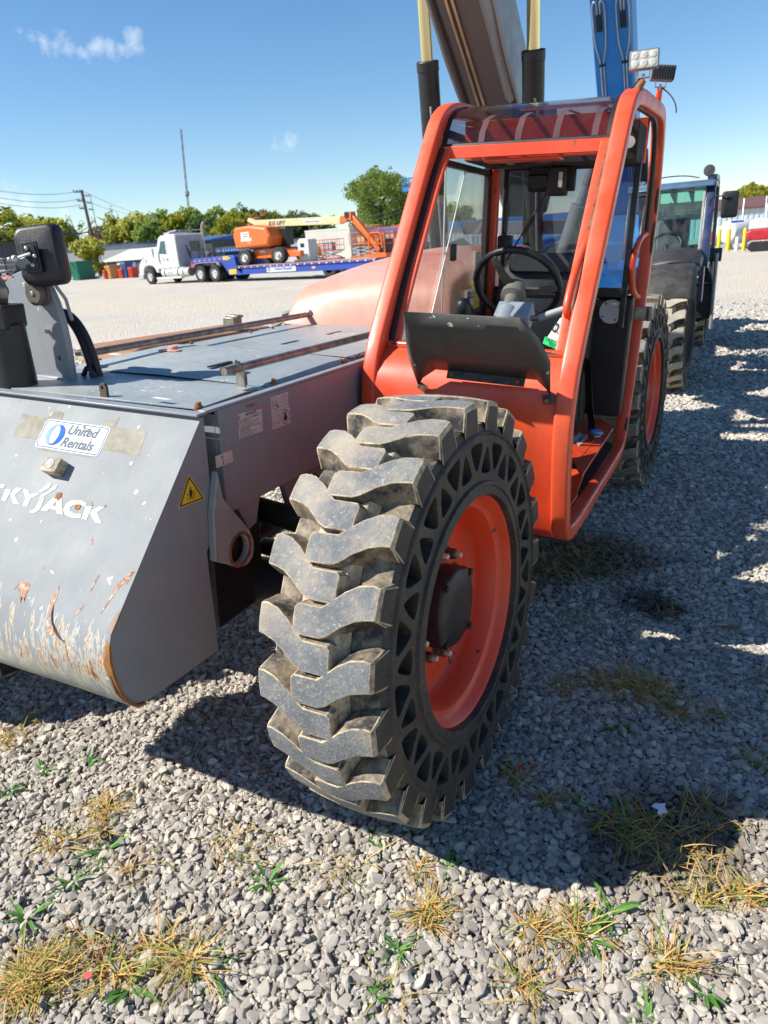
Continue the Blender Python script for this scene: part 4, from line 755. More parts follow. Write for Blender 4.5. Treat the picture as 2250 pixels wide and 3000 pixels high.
# tag hung on the rail
b = body(); b.plate([(-.045, 1.08, .755), (.005, .99, .745), (-.010, 1.00, .635), (-.115, 1.12, .648)], (-.3, -.8, .2), .002); tg = b.build('rental_tag', WHITEM, TH)
b = body(); o_ = Vector((-.060, 1.045, .672)); ex = Vector((.105, -.12, -.013)).normalized(); ey = Vector((.05, .02, .11)).normalized(); nz_ = ex.cross(ey)
b.plate([(-.0105, .996, .634), (-.1165, 1.118, .647), (-.107, 1.110, .676), (-.006, .995, .664)], (-.3, -.8, .2), .003); b.build('ready_strip', GREENM, tg)
b = body(); put_text(b, 'READY TO', (-.064, 1.048, .660), ex, ey, .022, 0, 'c', .006, shear=.15); put_text(b, 'RENT', (-.064, 1.050, .645), ex, ey, .020, 0, 'c', .006, shear=.15)
put_text(b, 'O', (-.062, 1.066, .700), ex, ey, .050, 0, 'c', .006, bold=.002); put_text(b, 'United', (-.030, 1.030, .712), ex, ey, .020, 0, 'c', .006, shear=.2); put_text(b, 'Rentals', (-.030, 1.030, .693), ex, ey, .020, 0, 'c', .006, shear=.2); b.build('tag_print', INK, tg, recalc=False)
# work lamps on the roof
def worklamp(c, yaw, back, post):
    c = Vector(c); Rz = Matrix.Rotation(yaw, 3, 'Z') @ Matrix.Rotation(rad(-4), 3, 'Y')
    f = lambda x, y, z: c + Rz @ Vector((x, y, z))
    b = body(); b.loft([[f(p[0] * s, y, p[1] * s) for p in rrect(0, 0, .108, .066, .008, 4)] for y, s in ((-.022, .95), (-.018, 1), (.010, 1), (.014, .96))])
    lamp = b.build('work_lamp', simple('lamp_housing', (.30, .29, .28), .45, .5), TH, sharp=40)
    b = body()
    for k in range(9): b.add([f(-.048 + k * .012 + dx, y, z) for dx in (-.0022, .0022) for y, z in ((.013, -.029), (.034, -.026), (.034, .026), (.013, .029))], [(0, 1, 2, 3), (4, 7, 6, 5), (0, 4, 5, 1), (1, 5, 6, 2), (2, 6, 7, 3)])
    b.build('cooling_fin', BLACKP, lamp)
    b = body(); b.loft([[f(p[0], y, p[1]) for p in rrect(0, 0, .096, .056, .005, 4)] for y in (-.0235, -.022)])
    for ix in range(3):
        for iz in range(2):
            q = f(-.032 + ix * .032, -.0235, -.0135 + iz * .027); b.lathe([(.014, 0), (.012, .0012), (.006, .0018), (0, .002)], q, Rz @ Vector((0, -1, 0)), 16, m=1)
    b.build('lamp_lens', [simple('lens_reflector', (.56, .545, .48), .35, .1, var=.25, vs=60), simple('lens_bulge', (.62, .60, .53), .25, .1, var=.25, vs=90)], lamp)
    b = body()
    for s in (-1, 1): b.bar(f(s * .026, 0, -.030), f(s * .022, 0, -.058), .004, .022, up=(0, 1, 0))
    b.bar(f(-.024, 0, -.058), f(.024, 0, -.058), .022, .004); b.cyl(f(0, 0, -.07), f(0, 0, -.045), .006, 8); b.build('lamp_bracket', ZINC, lamp, bevel=.001)
    b = body(); b.tube([f(0, 0, -.066), post], [.013, .017], 12); b.build('lamp_post', RUST if not back else ORANGE, lamp)
    b = body(); b.tube(smooth_path([f(-.01, .0, -.06), f(-.05, .02, -.09), f(-.075, .05, -.13), f(-.08, .08, -.17)], 3), .003, 6); b.build('lamp_cable', BLACKM, lamp)
worklamp((.112, 1.45, 1.680), rad(8), False, (.090, 1.45, 1.56))
worklamp((.100, 2.20, 1.765), rad(196), True, (.085, 2.25, 1.61))
# ------------------------------------------------------------------ second telehandler, blue, parked behind
BLUE = paint('blue_paint', (.018, .17, .47), .36, fade=(.05, .26, .58), fam=.5, damt=.18, coat=.25)
BLUED = paint('dark_blue_paint', (.010, .022, .075), .35, damt=.15, coat=.2)
BL = empty('telehandler', (-.5, 8.0, 0), 'blue telehandler with closed glass cab and raised blue boom parked behind the orange one', 'telehandler')
BO = Vector((.5, -8.0, 0))
def bb(): return MB(Matrix.Translation(BO))
WB2 = build_wheel(TYREB, simple('dark_rim', (.03, .03, .035), .6), BLACKP, flat=True)
def bw(src, loc, st, sp, fresh=True, s=1.0):
    place_wheel(src, BL, BO + Vector(loc), st, sp, fresh=fresh).scale = (1.15 * s, s, s)
WB2.parent = BL
bw(WB2, (.20, 6.50, .64), -.03, .3, False); bw(WB2, (.24, 9.75, .64), 0, .8); 
w = place_wheel(WB2, BL, BO + Vector((-2.2, 6.5, .63)), -.03, .1, True); w = place_wheel(WB2, BL, BO + Vector((-2.2, 9.75, .63)), 0, .2, True)
b = bb(); b.box((-1.7, 5.9, .45), (-.35, 11.2, .95)); b.prism([(5.9, .95), (6.3, 1.22), (7.6, 1.30), (7.6, .95)], 0, -1.2, -.42); b.build('chassis_frame', BLUE, BL, bevel=.03)
b = bb(); b.prism([(6.3, .9), (6.5, 1.45), (7.2, 1.62), (10.6, 1.72), (11.1, 1.5), (11.1, .9)], 0, -2.1, -1.5); b.build('engine_hood', BLUE, BL, bevel=.06)
b = bb(); b.prism([(9.4, .9), (9.5, 1.5), (10.9, 1.9), (11.5, 1.9), (11.6, .5), (9.6, .5)], 0, -1.45, -.70); b.build('boom_tower', BLUE, BL, bevel=.03)
b = bb(); b.prism([(6.5, .95), (7.2, 1.32), (7.9, 1.36), (7.9, .95)], 0, -.66, -.40); b.build('hose_cover', BLUE, BL, bevel=.04)
def fender(name, y0, zc, r, x0, x1, a0, a1, drop):
    b = bb(); rows = []
    for i in range(13):
        a = a0 + (a1 - a0) * i / 12; rows.append([(x0, y0 - r * math.cos(a), zc + r * math.sin(a) - .02), (x0 + .08, y0 - r * math.cos(a), zc + r * math.sin(a)), (x1 - .06, y0 - r * math.cos(a), zc + r * math.sin(a)), (x1, y0 - r * math.cos(a), zc + r * math.sin(a) - drop)])
    b.loft(rows, caps=False, ring=False); o = b.build(name, simple('dusty_fender', (.05, .045, .04), .6, var=.6, vs=10), BL, sharp=60); m = o.modifiers.new('thick', 'SOLIDIFY'); m.thickness = .012
fender('front_fender', 6.55, .60, .70, -.30, .24, rad(35), rad(120), .05)
fender('rear_fender', 9.75, .62, .78, -.3, .30, rad(40), rad(150), .25)
b = bb(); rows = []
for i in range(9):
    t = i / 8; rows.append([(-.36, 6.92 + t * .8, 1.27 + .13 * math.sin(t * 1.9)), (-.05, 6.90 + t * .8, 1.305 + .13 * math.sin(t * 1.9)), (.20, 6.92 + t * .8, 1.285 + .12 * math.sin(t * 1.9)), (.24, 6.95 + t * .8, 1.22 + .11 * math.sin(t * 1.9))])
b.loft(rows, caps=False, ring=False); o = b.build('cab_step_cover', simple('dusty_black_cover', (.035, .034, .034), .5, var=.5, vs=12), BL, sharp=60); m = o.modifiers.new('thick', 'SOLIDIFY'); m.thickness = .02
# cab
def cpil(x): return [(7.45, 1.22), (7.52, 1.5), (7.78, 2.02), (7.95, 2.13)]
b = bb(); boxtube(b, smooth_path([(.235, y, z) for y, z in cpil(0)], 2), .10, .07); boxtube(b, smooth_path([(-.62, y, z) for y, z in cpil(0)], 2), .07, .07)
boxtube(b, smooth_path([(.24, 9.25, .9), (.24, 9.35, 1.7), (.24, 9.2, 2.15), (.24, 8.9, 2.2), (.24, 7.95, 2.16)], 2), .08, .06); boxtube(b, smooth_path([(-.62, 9.2, 2.15), (-.62, 8.9, 2.2), (-.62, 7.95, 2.16)], 1), .07, .06)
b.box((-.62, 9.28, .9), (.22, 9.34, 1.25)); b.box((-.66, 7.5, .80), (-.58, 9.3, 1.2)); b.box((.20, 7.46, .82), (.245, 7.7, 1.25)); b.build('cab_frame', BLUED, BL, bevel=.004)
b = bb(); b.loft([[(-.60, y, z) , (-.2, y - .03, z + .01), (.20, y, z)] for y, z in ((7.46, 1.30), (7.53, 1.55), (7.77, 2.03))], caps=False, ring=False); b.build('windscreen', GLASSG, BL)
b = bb(); boxtube(b, smooth_path([(.175, 7.45, 1.30), (.175, 7.52, 1.55), (.175, 7.755, 2.03)], 1), .025, .02); b.tube([(-.6, 7.76, 2.035), (.175, 7.76, 2.035)], .014, 8); b.tube([(-.6, 7.45, 1.30), (.18, 7.45, 1.30)], .016, 8); b.build('windscreen_seal', simple('pale_seal', (.30, .30, .26), .7), BL)
b = bb(); b.box((-.66, 7.74, 2.09), (.28, 9.25, 2.125)); b.prism([(7.70, 2.06), (7.76, 2.13), (9.0, 2.16), (9.0, 2.10)], 0, -.66, .27); b.build('cab_roof', paint('dusty_roof_blue', (.05, .11, .19), .35, damt=.4, coat=.2), BL, bevel=.012)
b = bb(); b.tube(smooth_path([(-.5, 7.75, 2.14), (-.3, 7.8, 2.20), (-.05, 7.9, 2.20), (.1, 7.85, 2.16)], 2), .006, 6); b.build('roof_cable', BLACKM, BL)
b = bb(); b.box((-.6, 9.27, 1.28), (.2, 9.285, 2.08)); b.prism([(7.60, 1.25), (9.25, 1.0), (9.28, 2.08), (7.9, 2.08)], 0, .252, .257); b.build('cab_window', GLASSG, BL)
b = bb()
for x in (-.45, -.24, -.03, .16): b.prism([(8.2, 2.09), (8.5, 2.02), (9.25, 1.92), (9.25, 2.09)], 0, x - .012, x + .012)
b.box((-.62, 9.24, 1.72), (.22, 9.265, 1.80)); b.build('roof_guard', simple('pale_green_bar', (.34, .42, .36), .6), BL, bevel=.004)
b = bb(); b.prism([(8.4, 1.3), (8.6, 1.32), (8.75, 1.75), (8.9, 1.75), (8.8, 1.2), (8.4, 1.15)], 0, -.42, -.02)
b.build('driver_seat', VINYL, BL, bevel=.03)
b = bb(); b.tube([(-.22 + .17 * math.cos(t), 7.95 + .10 * math.sin(t), 1.45 + .13 * math.sin(t)) for t in (2 * pi * k / 32 for k in range(32))], .015, 8, closed=True); b.tube([(-.22, 7.95, 1.45), (-.22, 7.75, 1.2)], .03, 10); b.build('steering_wheel', BLACKM, BL)
b = bb(); b.prism([(7.5, 1.2), (7.55, 1.35), (7.75, 1.4), (7.9, 1.2)], 0, -.6, .18); b.build('dashboard', BLACKM, BL, bevel=.02)
b = bb(); b.lathe([(0, -.03), (.05, -.025), (.062, 0), (.055, .02), (0, .03)], (.20, 7.82, 2.225), (.1, -1, .1), 24, caps=False); b.cyl((.20, 7.84, 2.12), (.20, 7.83, 2.18), .012, 8); b.build('work_lamp', simple('round_lamp', (.10, .10, .09), .3, .3), BL)
b = bb(); b.loft([[(p[0], y, p[1]) for p in rrect(.455, 1.84, .165 * s, .265 * s, .03, 5)] for y, s in ((7.14, .8), (7.15, .97), (7.19, 1))]); b.ball((.42, 7.135, 1.91), .018, 0, 8); b.tube(smooth_path([(.25, 7.55, 1.84), (.27, 7.3, 1.93), (.34, 7.13, 1.935), (.46, 7.13, 1.91)], 2), .009, 8); b.tube([(.25, 7.5, 1.72), (.33, 7.2, 1.85)], .006, 6); b.build('mirror', BLACKM, BL)
b = bb(); b.box((.30, 9.0, .35), (.34, 9.06, 1.2)); b.tube([(.33, 8.8, .35), (.33, 8.8, 1.3)], .022, 10); b.box((.25, 10.78, .5), (.30, 10.80, 1.2)); b.build('step_rail', simple('grey_rail', (.34, .33, .30), .5, .3), BL, bevel=.004)
b = bb(); b.prism([(8.9, 1.25), (8.95, 1.19), (9.2, 1.22), (9.2, 1.35)], 0, .24, .38); b.build('mud_flap', BLACKM, BL)
b = bb(); b.box((.08, 9.05, .45), (.32, 9.35, .9)); b.build('battery_box', BLACKP, BL, bevel=.02)
# boom
bA = Vector((-1.14, 11.3, 1.6)); bD = Vector((0, -.62, .785)).normalized(); bN = Vector((0, -.785, -.62)).normalized()
def b2(x, s, t): return bA + Vector((x, 0, 0)) + bD * s + bN * t
b = bb(); b.loft([[b2(x, s, t) for x, t in ((-.25, .17), (.22, .17), (.25, .14), (.25, -.2), (-.25, -.2))] for s in (0, 5.6)]); b.build('boom_section', BLUE, BL, bevel=.008)
b = bb(); b.loft([[b2(x, s, t) for x, t in ((-.2, .12), (.2, .12), (.2, -.16), (-.2, -.16))] for s in (5.6, 6.3)]); b.obox(b2(0, 6.4, 0), (.5, .3, .4)); b.build('boom_extension', BLUE, BL)
for x in (-.15, .14):
    b = bb()
    for s in (-1, 1): b.tube(smooth_path([b2(x + s * .018, .8, .185), b2(x + s * .018, 2.75, .185), b2(x + s * .02, 2.9, .185), b2(x + s * .07, 3.1, .185), b2(x + s * .078, 3.5, .185), b2(x + s * .07, 3.6, .19), b2(x + s * .04, 3.64, .19), b2(x + s * .018, 3.6, .19), b2(x + s * .018, 3.48, .19)], 2), .009, 8)
    pp = b.build('boom_pipe', simple('pale_pipe', (.46, .46, .42), .4, .4), BL); b = bb(); b.obox(b2(x, 3.38, .175), (.07, .22, .03), Matrix((Vector((1, 0, 0)), bD, bN)).transposed()); b.obox(b2(x, 2.85, .185), (.075, .03, .03), Matrix((Vector((1, 0, 0)), bD, bN)).transposed()); b.build('pipe_port', BLACKP, pp)
b = bb(); b.cyl((-.62, 9.6, 1.0), (-.66, 8.9, 2.6), .07, 20); b.tube(smooth_path([(-.48, 7.9, 1.25), (-.47, 8.1, 1.6), (-.44, 8.4, 2.0), (-.47, 8.7, 2.3)], 2), .02, 8); b.tube(smooth_path([(-.53, 7.9, 1.25), (-.53, 8.1, 1.7), (-.52, 8.4, 2.0)], 2), .016, 8); b.build('lift_cylinder', BLACKP, BL)
# ------------------------------------------------------------------ the yard's far side
def cv(px, py): # bearing -> sky direction
    return tuple((at(px, py, 1) - CAM).normalized())
CLOUDS = [(cv(x, y), r, a) for x, y, r, a in ((58, 92, .016, .8), (92, 108, .020, .95), (128, 122, .022, 1), (165, 133, .022, 1), (200, 143, .020, .9), (238, 156, .016, .75), (288, 138, .020, .95), (322, 146, .020, .85), (356, 138, .016, .7), (388, 108, .020, .9), (404, 92, .013, .8), (404, 140, .014, .75), (15, 602, .040, 1), (75, 602, .028, 1), (190, 610, .026, .75), (805, 425, .026, .9), (850, 420, .020, .65), (-200, 560, .08, .9), (1900, -900, .1, .8))]
def colm(px, ytop, depth):         # ground point and height of an upright whose top is seen there
    T = at(px, ytop, depth); return Vector((T.x, T.y, gz(T.x, T.y))), T.z - gz(T.x, T.y)
def wallmat(name, c, rib=0, var=.06):
    t = NT(name); n = t.noise(.7, 4); c0 = t.mix(t.rng(n, .3, .7), tuple(x * (1 - var) for x in c), tuple(x * (1 + var) for x in c))
    st = t.noise(1.2, 5, .6, t.co((3, 3, .25))); c0 = t.mix(t.mul(t.rng(st, .5, .8), .25), c0, tuple(x * .6 for x in c)); t.set(col=c0, rough=.55)
    return t.m
def building(name, label, A, B, h, deep, wm, rm, rise=.3, rib=0, trim=None, over=.2, windows=(), doors=()):
    """A, B: the two front corners on the ground"""
    A = Vector(A); B = Vector(B); u = (B - A); L = math.hypot(u.x, u.y); ang = math.atan2(u.y, u.x)
    r = empty(name, A, label, 'building', rz=ang); z0 = -.6
    b = MB(); 
    if rib:
        n = max(2, int(L / rib)); pts = []
        for i in range(n):
            x = L * i / n; d = L / n; pts += [(x, 0), (x + d * .55, 0), (x + d * .65, .05), (x + d * .9, .05)]
        pts += [(L, 0), (L, deep), (0, deep)]
        b.prism(pts, 2, z0, h)
    else: b.box((0, 0, z0), (L, deep, h))
    b.build('wall', wm, r)
    b = MB(); b.prism([(-over, h + .002), (-over, h + .15), (deep * .5, h + .15 + rise), (deep + over, h + .15), (deep + over, h + .002)], 0, -over, L + over); b.build('roof', rm, r)
    if trim: b = MB(); b.box((-over - .02, -over - .06, h - .12), (L + over + .02, -over - .005, h + .28)); b.build('fascia', trim, r)
    for x, z, w, hh, m in windows:
        b = MB(); b.box((x - w / 2 - .06, -.05, z - .06), (x + w / 2 + .06, -.01, z + hh + .06)); f = b.build('window', WHITEM, r)
        b = MB(); b.box((x - w / 2, -.07, z), (x + w / 2, -.052, z + hh)); b.build('pane', m, f)
    for x, w, hh, m in doors:
        b = MB(); b.box((x - w / 2, -.06, 0), (x + w / 2, -.012, hh)); b.build('door', m, r)
    return r
WPALE = wallmat('pale_metal_wall', (.50, .56, .60)); WDARK = wallmat('dark_grey_metal_wall', (.055, .06, .075)); WGREY = wallmat('pale_grey_wall', (.40, .42, .44)); WCREAM = wallmat('cream_wall', (.60, .57, .49)); WBLUE = wallmat('blue_corrugated', (.075, .19, .42)); RWHITE = wallmat('white_roof', (.66, .66, .65)); RBLUE = wallmat('blue_roof', (.04, .10, .28)); RDARK = wallmat('dark_roof', (.05, .055, .07)); RBROWN = wallmat('brown_roof', (.14, .06, .045)); TRIMB = wallmat('blue_trim', (.02, .14, .45)); DGLASS = simple('dark_window_glass', (.02, .03, .04), .08, bump=0)
def bld(name, label, x0, d0, x1, d1, ytop0, ytop1, deep, wm, rm, **kw):
    A, h0 = colm(x0, ytop0, d0); B, h1 = colm(x1, ytop1, d1); return building(name, label, A, B, (h0 + h1) / 2, deep, wm, rm, **kw)
bld('warehouse', 'dark grey ribbed metal building at the far left behind the mirror', -180, 70, 70, 74, 722, 714, 18, WDARK, RDARK, rib=.4)
bld('warehouse', 'long pale grey building with plain wall behind the slanting utility pole', 190, 92, 398, 90, 724, 722, 15, WGREY, RBLUE, rise=.2)
bld('warehouse', 'dark building with navy blue roof behind the cab of the white truck', 365, 100, 620, 96, 716, 712, 16, RDARK, RBLUE, rise=.6)
bld('shed', 'low open shed with sagging white roof left of the truck', 312, 76, 470, 72, 765, 760, 7, wallmat('shed_front', (.10, .075, .07)), RWHITE, rise=1.0, doors=((2.2, 1.2, 1.4, WHITEM), (4.0, 1.0, 1.3, WBLUE)))
bld('storage_container', 'blue corrugated container behind the truck', 628, 66, 742, 63, 730, 724, 3, WBLUE, RDARK, rib=.35, rise=.0, over=.03)
bld('office', 'low grey office with dark windows left of the cream block', 820, 78, 905, 76, 706, 703, 8, WGREY, RDARK, rise=.1, windows=((1.0, .9, 1.2, .5, DGLASS), (2.8, .9, .9, .5, DGLASS)))
bld('workshop', 'plain cream rendered block beside the long blue trimmed building', 893, 74, 1024, 72, 678, 673, 10, WCREAM, RWHITE, rise=0, over=.02, doors=((2.6, 1.0, 1.9, WGREY),))
bld('warehouse', 'long pale ribbed metal building with bright blue roof edge', 1022, 76, 1760, 68, 676, 643, 16, WPALE, RBLUE, rib=.45, trim=TRIMB, rise=.5, windows=((1.0, 1.0, .9, .9, DGLASS),))
bld('warehouse', 'pale ribbed metal building with brown roof behind the white tank', 1765, 62, 2600, 56, 636, 588, 14, WPALE, RBROWN, rib=.4, rise=.9)

# ---- trees
def leafmat(name, cs):
    t = NT(name); oi = t.n('ShaderNodeObjectInfo'); r = t.n('ShaderNodeNewGeometry').outputs['Random Per Island']
    k = t.mul(t.mul(r, .55), t.mul(t.noise(.9, 3), .7), 'ADD'); k = t.mul(k, t.mul(t.mul(oi.outputs['Random'], .3), .15, 'SUBTRACT'), 'ADD')
    c = t.ramp(k, [(i / (len(cs) - 1) * .7 + .2, q) for i, q in enumerate(cs)]); t.set(col=c, rough=.6)
    tr = t.n('ShaderNodeBsdfTranslucent', {'Color': c}); mx = t.n('ShaderNodeMixShader', {0: .4}); t.l(t.b.outputs[0], mx.inputs[1]); t.l(tr.outputs[0], mx.inputs[2]); t.l(mx.outputs[0], t.o.inputs[0]); return t.m
LGREEN = leafmat('leaf_green', [(.06, .11, .02), (.13, .21, .035), (.22, .30, .045), (.33, .40, .07)])
LYEL = leafmat('leaf_yellow_green', [(.12, .14, .02), (.27, .30, .03), (.44, .44, .05), (.56, .52, .09)])
LDARK = leafmat('leaf_dark', [(.035, .07, .022), (.07, .13, .035), (.12, .19, .045), (.19, .25, .06)])
LRUST = leafmat('leaf_autumn', [(.07, .08, .02), (.16, .14, .03), (.27, .17, .04), (.36, .20, .07)])
BARK = simple('bark', (.10, .075, .055), .9, var=.4, bump=.4, bs=20)
def crown_mesh(seed, n_cl, per, shape, leaf=.055):
    """unit crown: height 1, half width ~.5, made of many leaf-sized faces in clumps"""
    R = random.Random(seed); V = []; F = []
    for c in range(n_cl):
        while True:
            x, y, z = R.uniform(-1, 1), R.uniform(-1, 1), R.uniform(0, 1)
            w = shape(z)
            if x * x + y * y < w * w and (x * x + y * y > (w * .45) ** 2 or R.random() < .3): break
        cx, cy, cz = x * .5, y * .5, z; cr = R.uniform(.055, .12)
        for k in range(per):
            d = Vector((R.gauss(0, 1), R.gauss(0, 1), R.gauss(0, .8))); d = d.normalized() * cr * R.random() ** .4
            p = Vector((cx, cy, cz)) + d; s = leaf * R.uniform(.5, 1.15)
            a = Vector((R.gauss(0, 1), R.gauss(0, 1), R.gauss(0, 1))).normalized(); q = a.orthogonal().normalized() * s * .6; a = a * s
            o = len(V); V += [p - a * .5, p + q * .5, p + a * .5, p - q * .5]; F.append((o, o + 1, o + 2, o + 3))
    me = bpy.data.meshes.new('crown'); me.from_pydata([tuple(v) for v in V], [], F); return me
SH1 = lambda z: .25 + .75 * math.sin(pi * min(1, z * .9 + .12)) ** .7
SH2 = lambda z: max(.05, (1.0 - z) ** .8 * (.55 + .45 * min(1, z * 4)))
SH3 = lambda z: .3 + .5 * math.sin(pi * min(1, z + .05)) ** .6 + .2 * math.sin(z * 11)
CROWN = [crown_mesh(1, 120, 60, SH1, .075), crown_mesh(2, 130, 56, SH3, .075), crown_mesh(3, 115, 60, SH1, .075), crown_mesh(4, 100, 46, SH2, .07), crown_mesh(5, 40, 20, SH3, .06), crown_mesh(6, 260, 62, SH3, .042)]
trunk_me = None
def trunk_mesh():
    b = MB(); b.tube([(0, 0, -.1), (.005, 0, .3), (-.01, .01, .6), (0, 0, .9)], [.035, .028, .018, .004], 8)
    R = random.Random(4)
    for k in range(9):
        a = R.uniform(0, 2 * pi); z = R.uniform(.25, .7); l = R.uniform(.15, .36); b.tube([(0, 0, z), (l * .5 * math.cos(a), l * .5 * math.sin(a), z + l * .4), (l * math.cos(a), l * math.sin(a), z + l * .65)], [.012, .008, .003], 5)
    return b.build('trunk', BARK)
def tree(px, ytop, wpx, depth, label, ci, lm, cat='tree', base=.18, group=None, name='tree'):
    global trunk_me
    P, h = colm(px, ytop, depth); w = wpx * depth / FPX
    r = empty(name, P, label, cat, group, rz=random.uniform(0, 6))
    if trunk_me is None: t = trunk_mesh(); trunk_me = t.data
    else: t = bpy.data.objects.new('trunk', trunk_me); col.objects.link(t)
    t.parent = r; t.scale = (h * .9, h * .9, h)
    me = CROWN[ci]; me2 = LEAFED.get((ci, lm.name))
    if me2 is None: me2 = me.copy(); me2.materials.append(lm); LEAFED[(ci, lm.name)] = me2
    c = bpy.data.objects.new('crown', me2); col.objects.link(c); c.parent = r; c.location.z = h * base; c.scale = (w, w, h * (1.0 - base)); return r
LEAFED = {}
tree(34, 604, 130, 96, 'dark green conical tree at the far left of the tree line', 3, LGREEN)
tree(-50, 616, 300, 92, 'yellow green bushy tree cut by the left edge of the photo', 0, LYEL); tree(80, 624, 220, 100, 'yellow green tree behind the black mirror', 0, LYEL); tree(140, 638, 150, 108, 'olive tree just right of the mirror top', 2, LGREEN)
tree(205, 626, 78, 106, 'loose crowned dark tree left of the utility pole', 4, LDARK); tree(172, 653, 34, 112, 'small round dark tree between mirror and pole', 2, LDARK)
tree(252, 690, 112, 80, 'small bright yellow green tree at the foot of the utility pole', 1, LYEL, base=.05)
tree(277, 632, 66, 112, 'nearly bare pale tree right of the utility pole', 4, LRUST); tree(322, 596, 44, 118, 'thin tall tree with sparse top standing above the tree line', 4, LDARK)
ROW = [(300, 662, 90, 118, 2, LRUST, 'rusty brown low tree at the left end of the wood'), (345, 632, 92, 112, 0, LYEL, 'yellow green tree above the truck bonnet'), (392, 624, 100, 110, 1, LYEL, 'tall yellow green tree left of the truck cab'),
       (430, 640, 80, 104, 2, LGREEN, 'mid green tree in front of the taller yellow green ones'), (455, 622, 95, 112, 2, LGREEN, 'rounded green tree above the white truck cab'), (505, 615, 92, 112, 0, LYEL, 'yellowish tree right of the truck cab'),
       (548, 611, 100, 114, 1, LGREEN, 'tall green tree near the radio mast'), (590, 622, 80, 110, 0, LDARK, 'dark green tree right of the radio mast'), (625, 612, 85, 116, 2, LGREEN, 'green tree in the middle of the wood'), (655, 640, 70, 106, 2, LYEL, 'low yellowish tree in the middle of the wood'),
       (690, 616, 95, 114, 1, LYEL, 'olive tree left of the tallest dark one'), (728, 603, 90, 116, 0, LDARK, 'tallest dark tree of the wood'), (765, 622, 80, 112, 2, LRUST, 'reddish brown tree behind the orange boom lift'), (800, 628, 70, 110, 1, LGREEN, 'green tree right of the reddish brown one'),
       (832, 624, 80, 114, 0, LRUST, 'brownish tree above the cream boom'), (870, 622, 85, 112, 2, LDARK, 'dark round tree near the right end of the wood'), (912, 630, 80, 112, 1, LDARK, 'dark tree second from the right end of the wood'), (945, 650, 62, 110, 0, LDARK, 'last low dark tree at the right end of the wood')]
for px, yt, wp_, dp, ci, lm, lb in ROW: tree(px, yt - 6, wp_ * 1.4, dp, lb, ci, lm, group='trees of the wood behind the yard', base=.08)
tree(1105, 488, 215, 92, 'big full green tree rising behind the blue trimmed building', 5, LGREEN, base=.14); tree(1215, 548, 150, 96, 'green tree half hidden behind the orange cab pillar', 1, LGREEN, base=.1); tree(1330, 590, 120, 96, 'green tree seen through the cab windows', 0, LGREEN, base=.1)
tree(2215, 532, 150, 72, 'yellow green tree above the brown roofed building', 1, LYEL, base=.1); tree(2330, 525, 180, 76, 'green tree cut by the right edge of the photo', 2, LGREEN, base=.1); tree(1930, 600, 160, 90, 'green tree hidden behind the blue cab', 0, LGREEN, base=.1)

# ---- poles, mast, wires
WOOD = simple('weathered_pole_wood', (.075, .06, .05), .85, var=.3); WIRE = simple('dark_wire', (.03, .03, .035), .6)
def upole(name, label, pt, pb, depth, r, arms=(), m=WOOD):
    T = at(*pt, depth); Bp = at(*pb, depth); Bp.z = gz(Bp.x, Bp.y) - .2; o = empty(name, Bp, label, 'pole'); b = MB(Matrix.Translation(-Bp)); b.tube([Bp, T], [r * 1.25, r], 10); b.build('shaft', m, o)
    for k, (dz, l) in enumerate(arms):
        q = T + (Bp - T).normalized() * dz; b = MB(Matrix.Translation(-Bp)); b.bar(q - RIGHT * l + FWD * .1, q + RIGHT * .1 + FWD * .1, .09, .11)
        for s in (.25, .6, .95): b.cyl(q - RIGHT * l * s, q - RIGHT * l * s + Vector((0, 0, .22)), .05, 8)
        b.build('crossarm', WOOD, o)
    return T, Bp
LGREYP = simple('pale_pole', (.22, .20, .20), .7)
T1_, _ = upole('utility_pole', 'dark wooden utility pole leaning beside the green container', (239, 558), (296, 812), 82, .16, ((.15, 1.0), (1.2, .8), (2.1, .7)))
T2_, _ = upole('utility_pole', 'thin distant utility pole just right of the leaning one', (263, 568), (300, 740), 120, .055, ((.3, .9), (1.5, .8), (2.6, .7)), LGREYP)
T3_, _ = upole('utility_pole', 'thin utility pole above the joint of the orange boom', (979, 630), (983, 760), 100, .11, ((.3, .5),)); upole('utility_pole', 'short utility pole at the right end of the wood', (906, 650), (912, 740), 104, .12)
upole('fence_post', 'grey steel post left of the white tank', (2181, 582), (2168, 712), 46, .035, m=ZINC); upole('fence_post', 'grey steel post right above the red and white excavator', (2247, 575), (2238, 700), 46, .035, m=ZINC)
mT = at(530, 378, 150); mB = at(572, 800, 150); mB.z = gz(mB.x, mB.y); mo = empty('radio_mast', mB, 'tall thin lattice radio mast rising above the trees', 'mast'); b = MB(Matrix.Translation(-mB)); d_ = mT - mB
for a in (0, 2.1, 4.2): b.tube([mB + Vector((.22 * math.cos(a), .22 * math.sin(a), 0)), mT + Vector((.16 * math.cos(a), .16 * math.sin(a), 0))], .06, 5)
for k in range(40): b.tube([mB + d_ * (k / 40) + Vector((.2 * math.cos(k * 2.1), .2 * math.sin(k * 2.1), 0)), mB + d_ * ((k + 1) / 40) + Vector((.2 * math.cos(k * 2.1 + 2.1), .2 * math.sin(k * 2.1 + 2.1), 0))], .04, 4)
b.build('lattice', simple('grey_mast', (.10, .11, .13), .6), mo); b = MB(Matrix.Translation(-mB)); b.tube([mB + d_ * .50, mB + d_ * .53], .45, 8); b.build('antenna', simple('mast_grey2', (.2, .2, .22), .6), mo)
def wire(a, c, sag, label, r=.022):
    a = Vector(a); c = Vector(c); o = a.copy(); b = MB(Matrix.Translation(-o)); b.tube([a + (c - a) * t - Vector((0, 0, sag * 4 * t * (1 - t))) for t in (k / 20 for k in range(21))], r, 5); w_ = b.build('overhead_wire', WIRE); w_.location = o; tag(w_, label, 'wire')
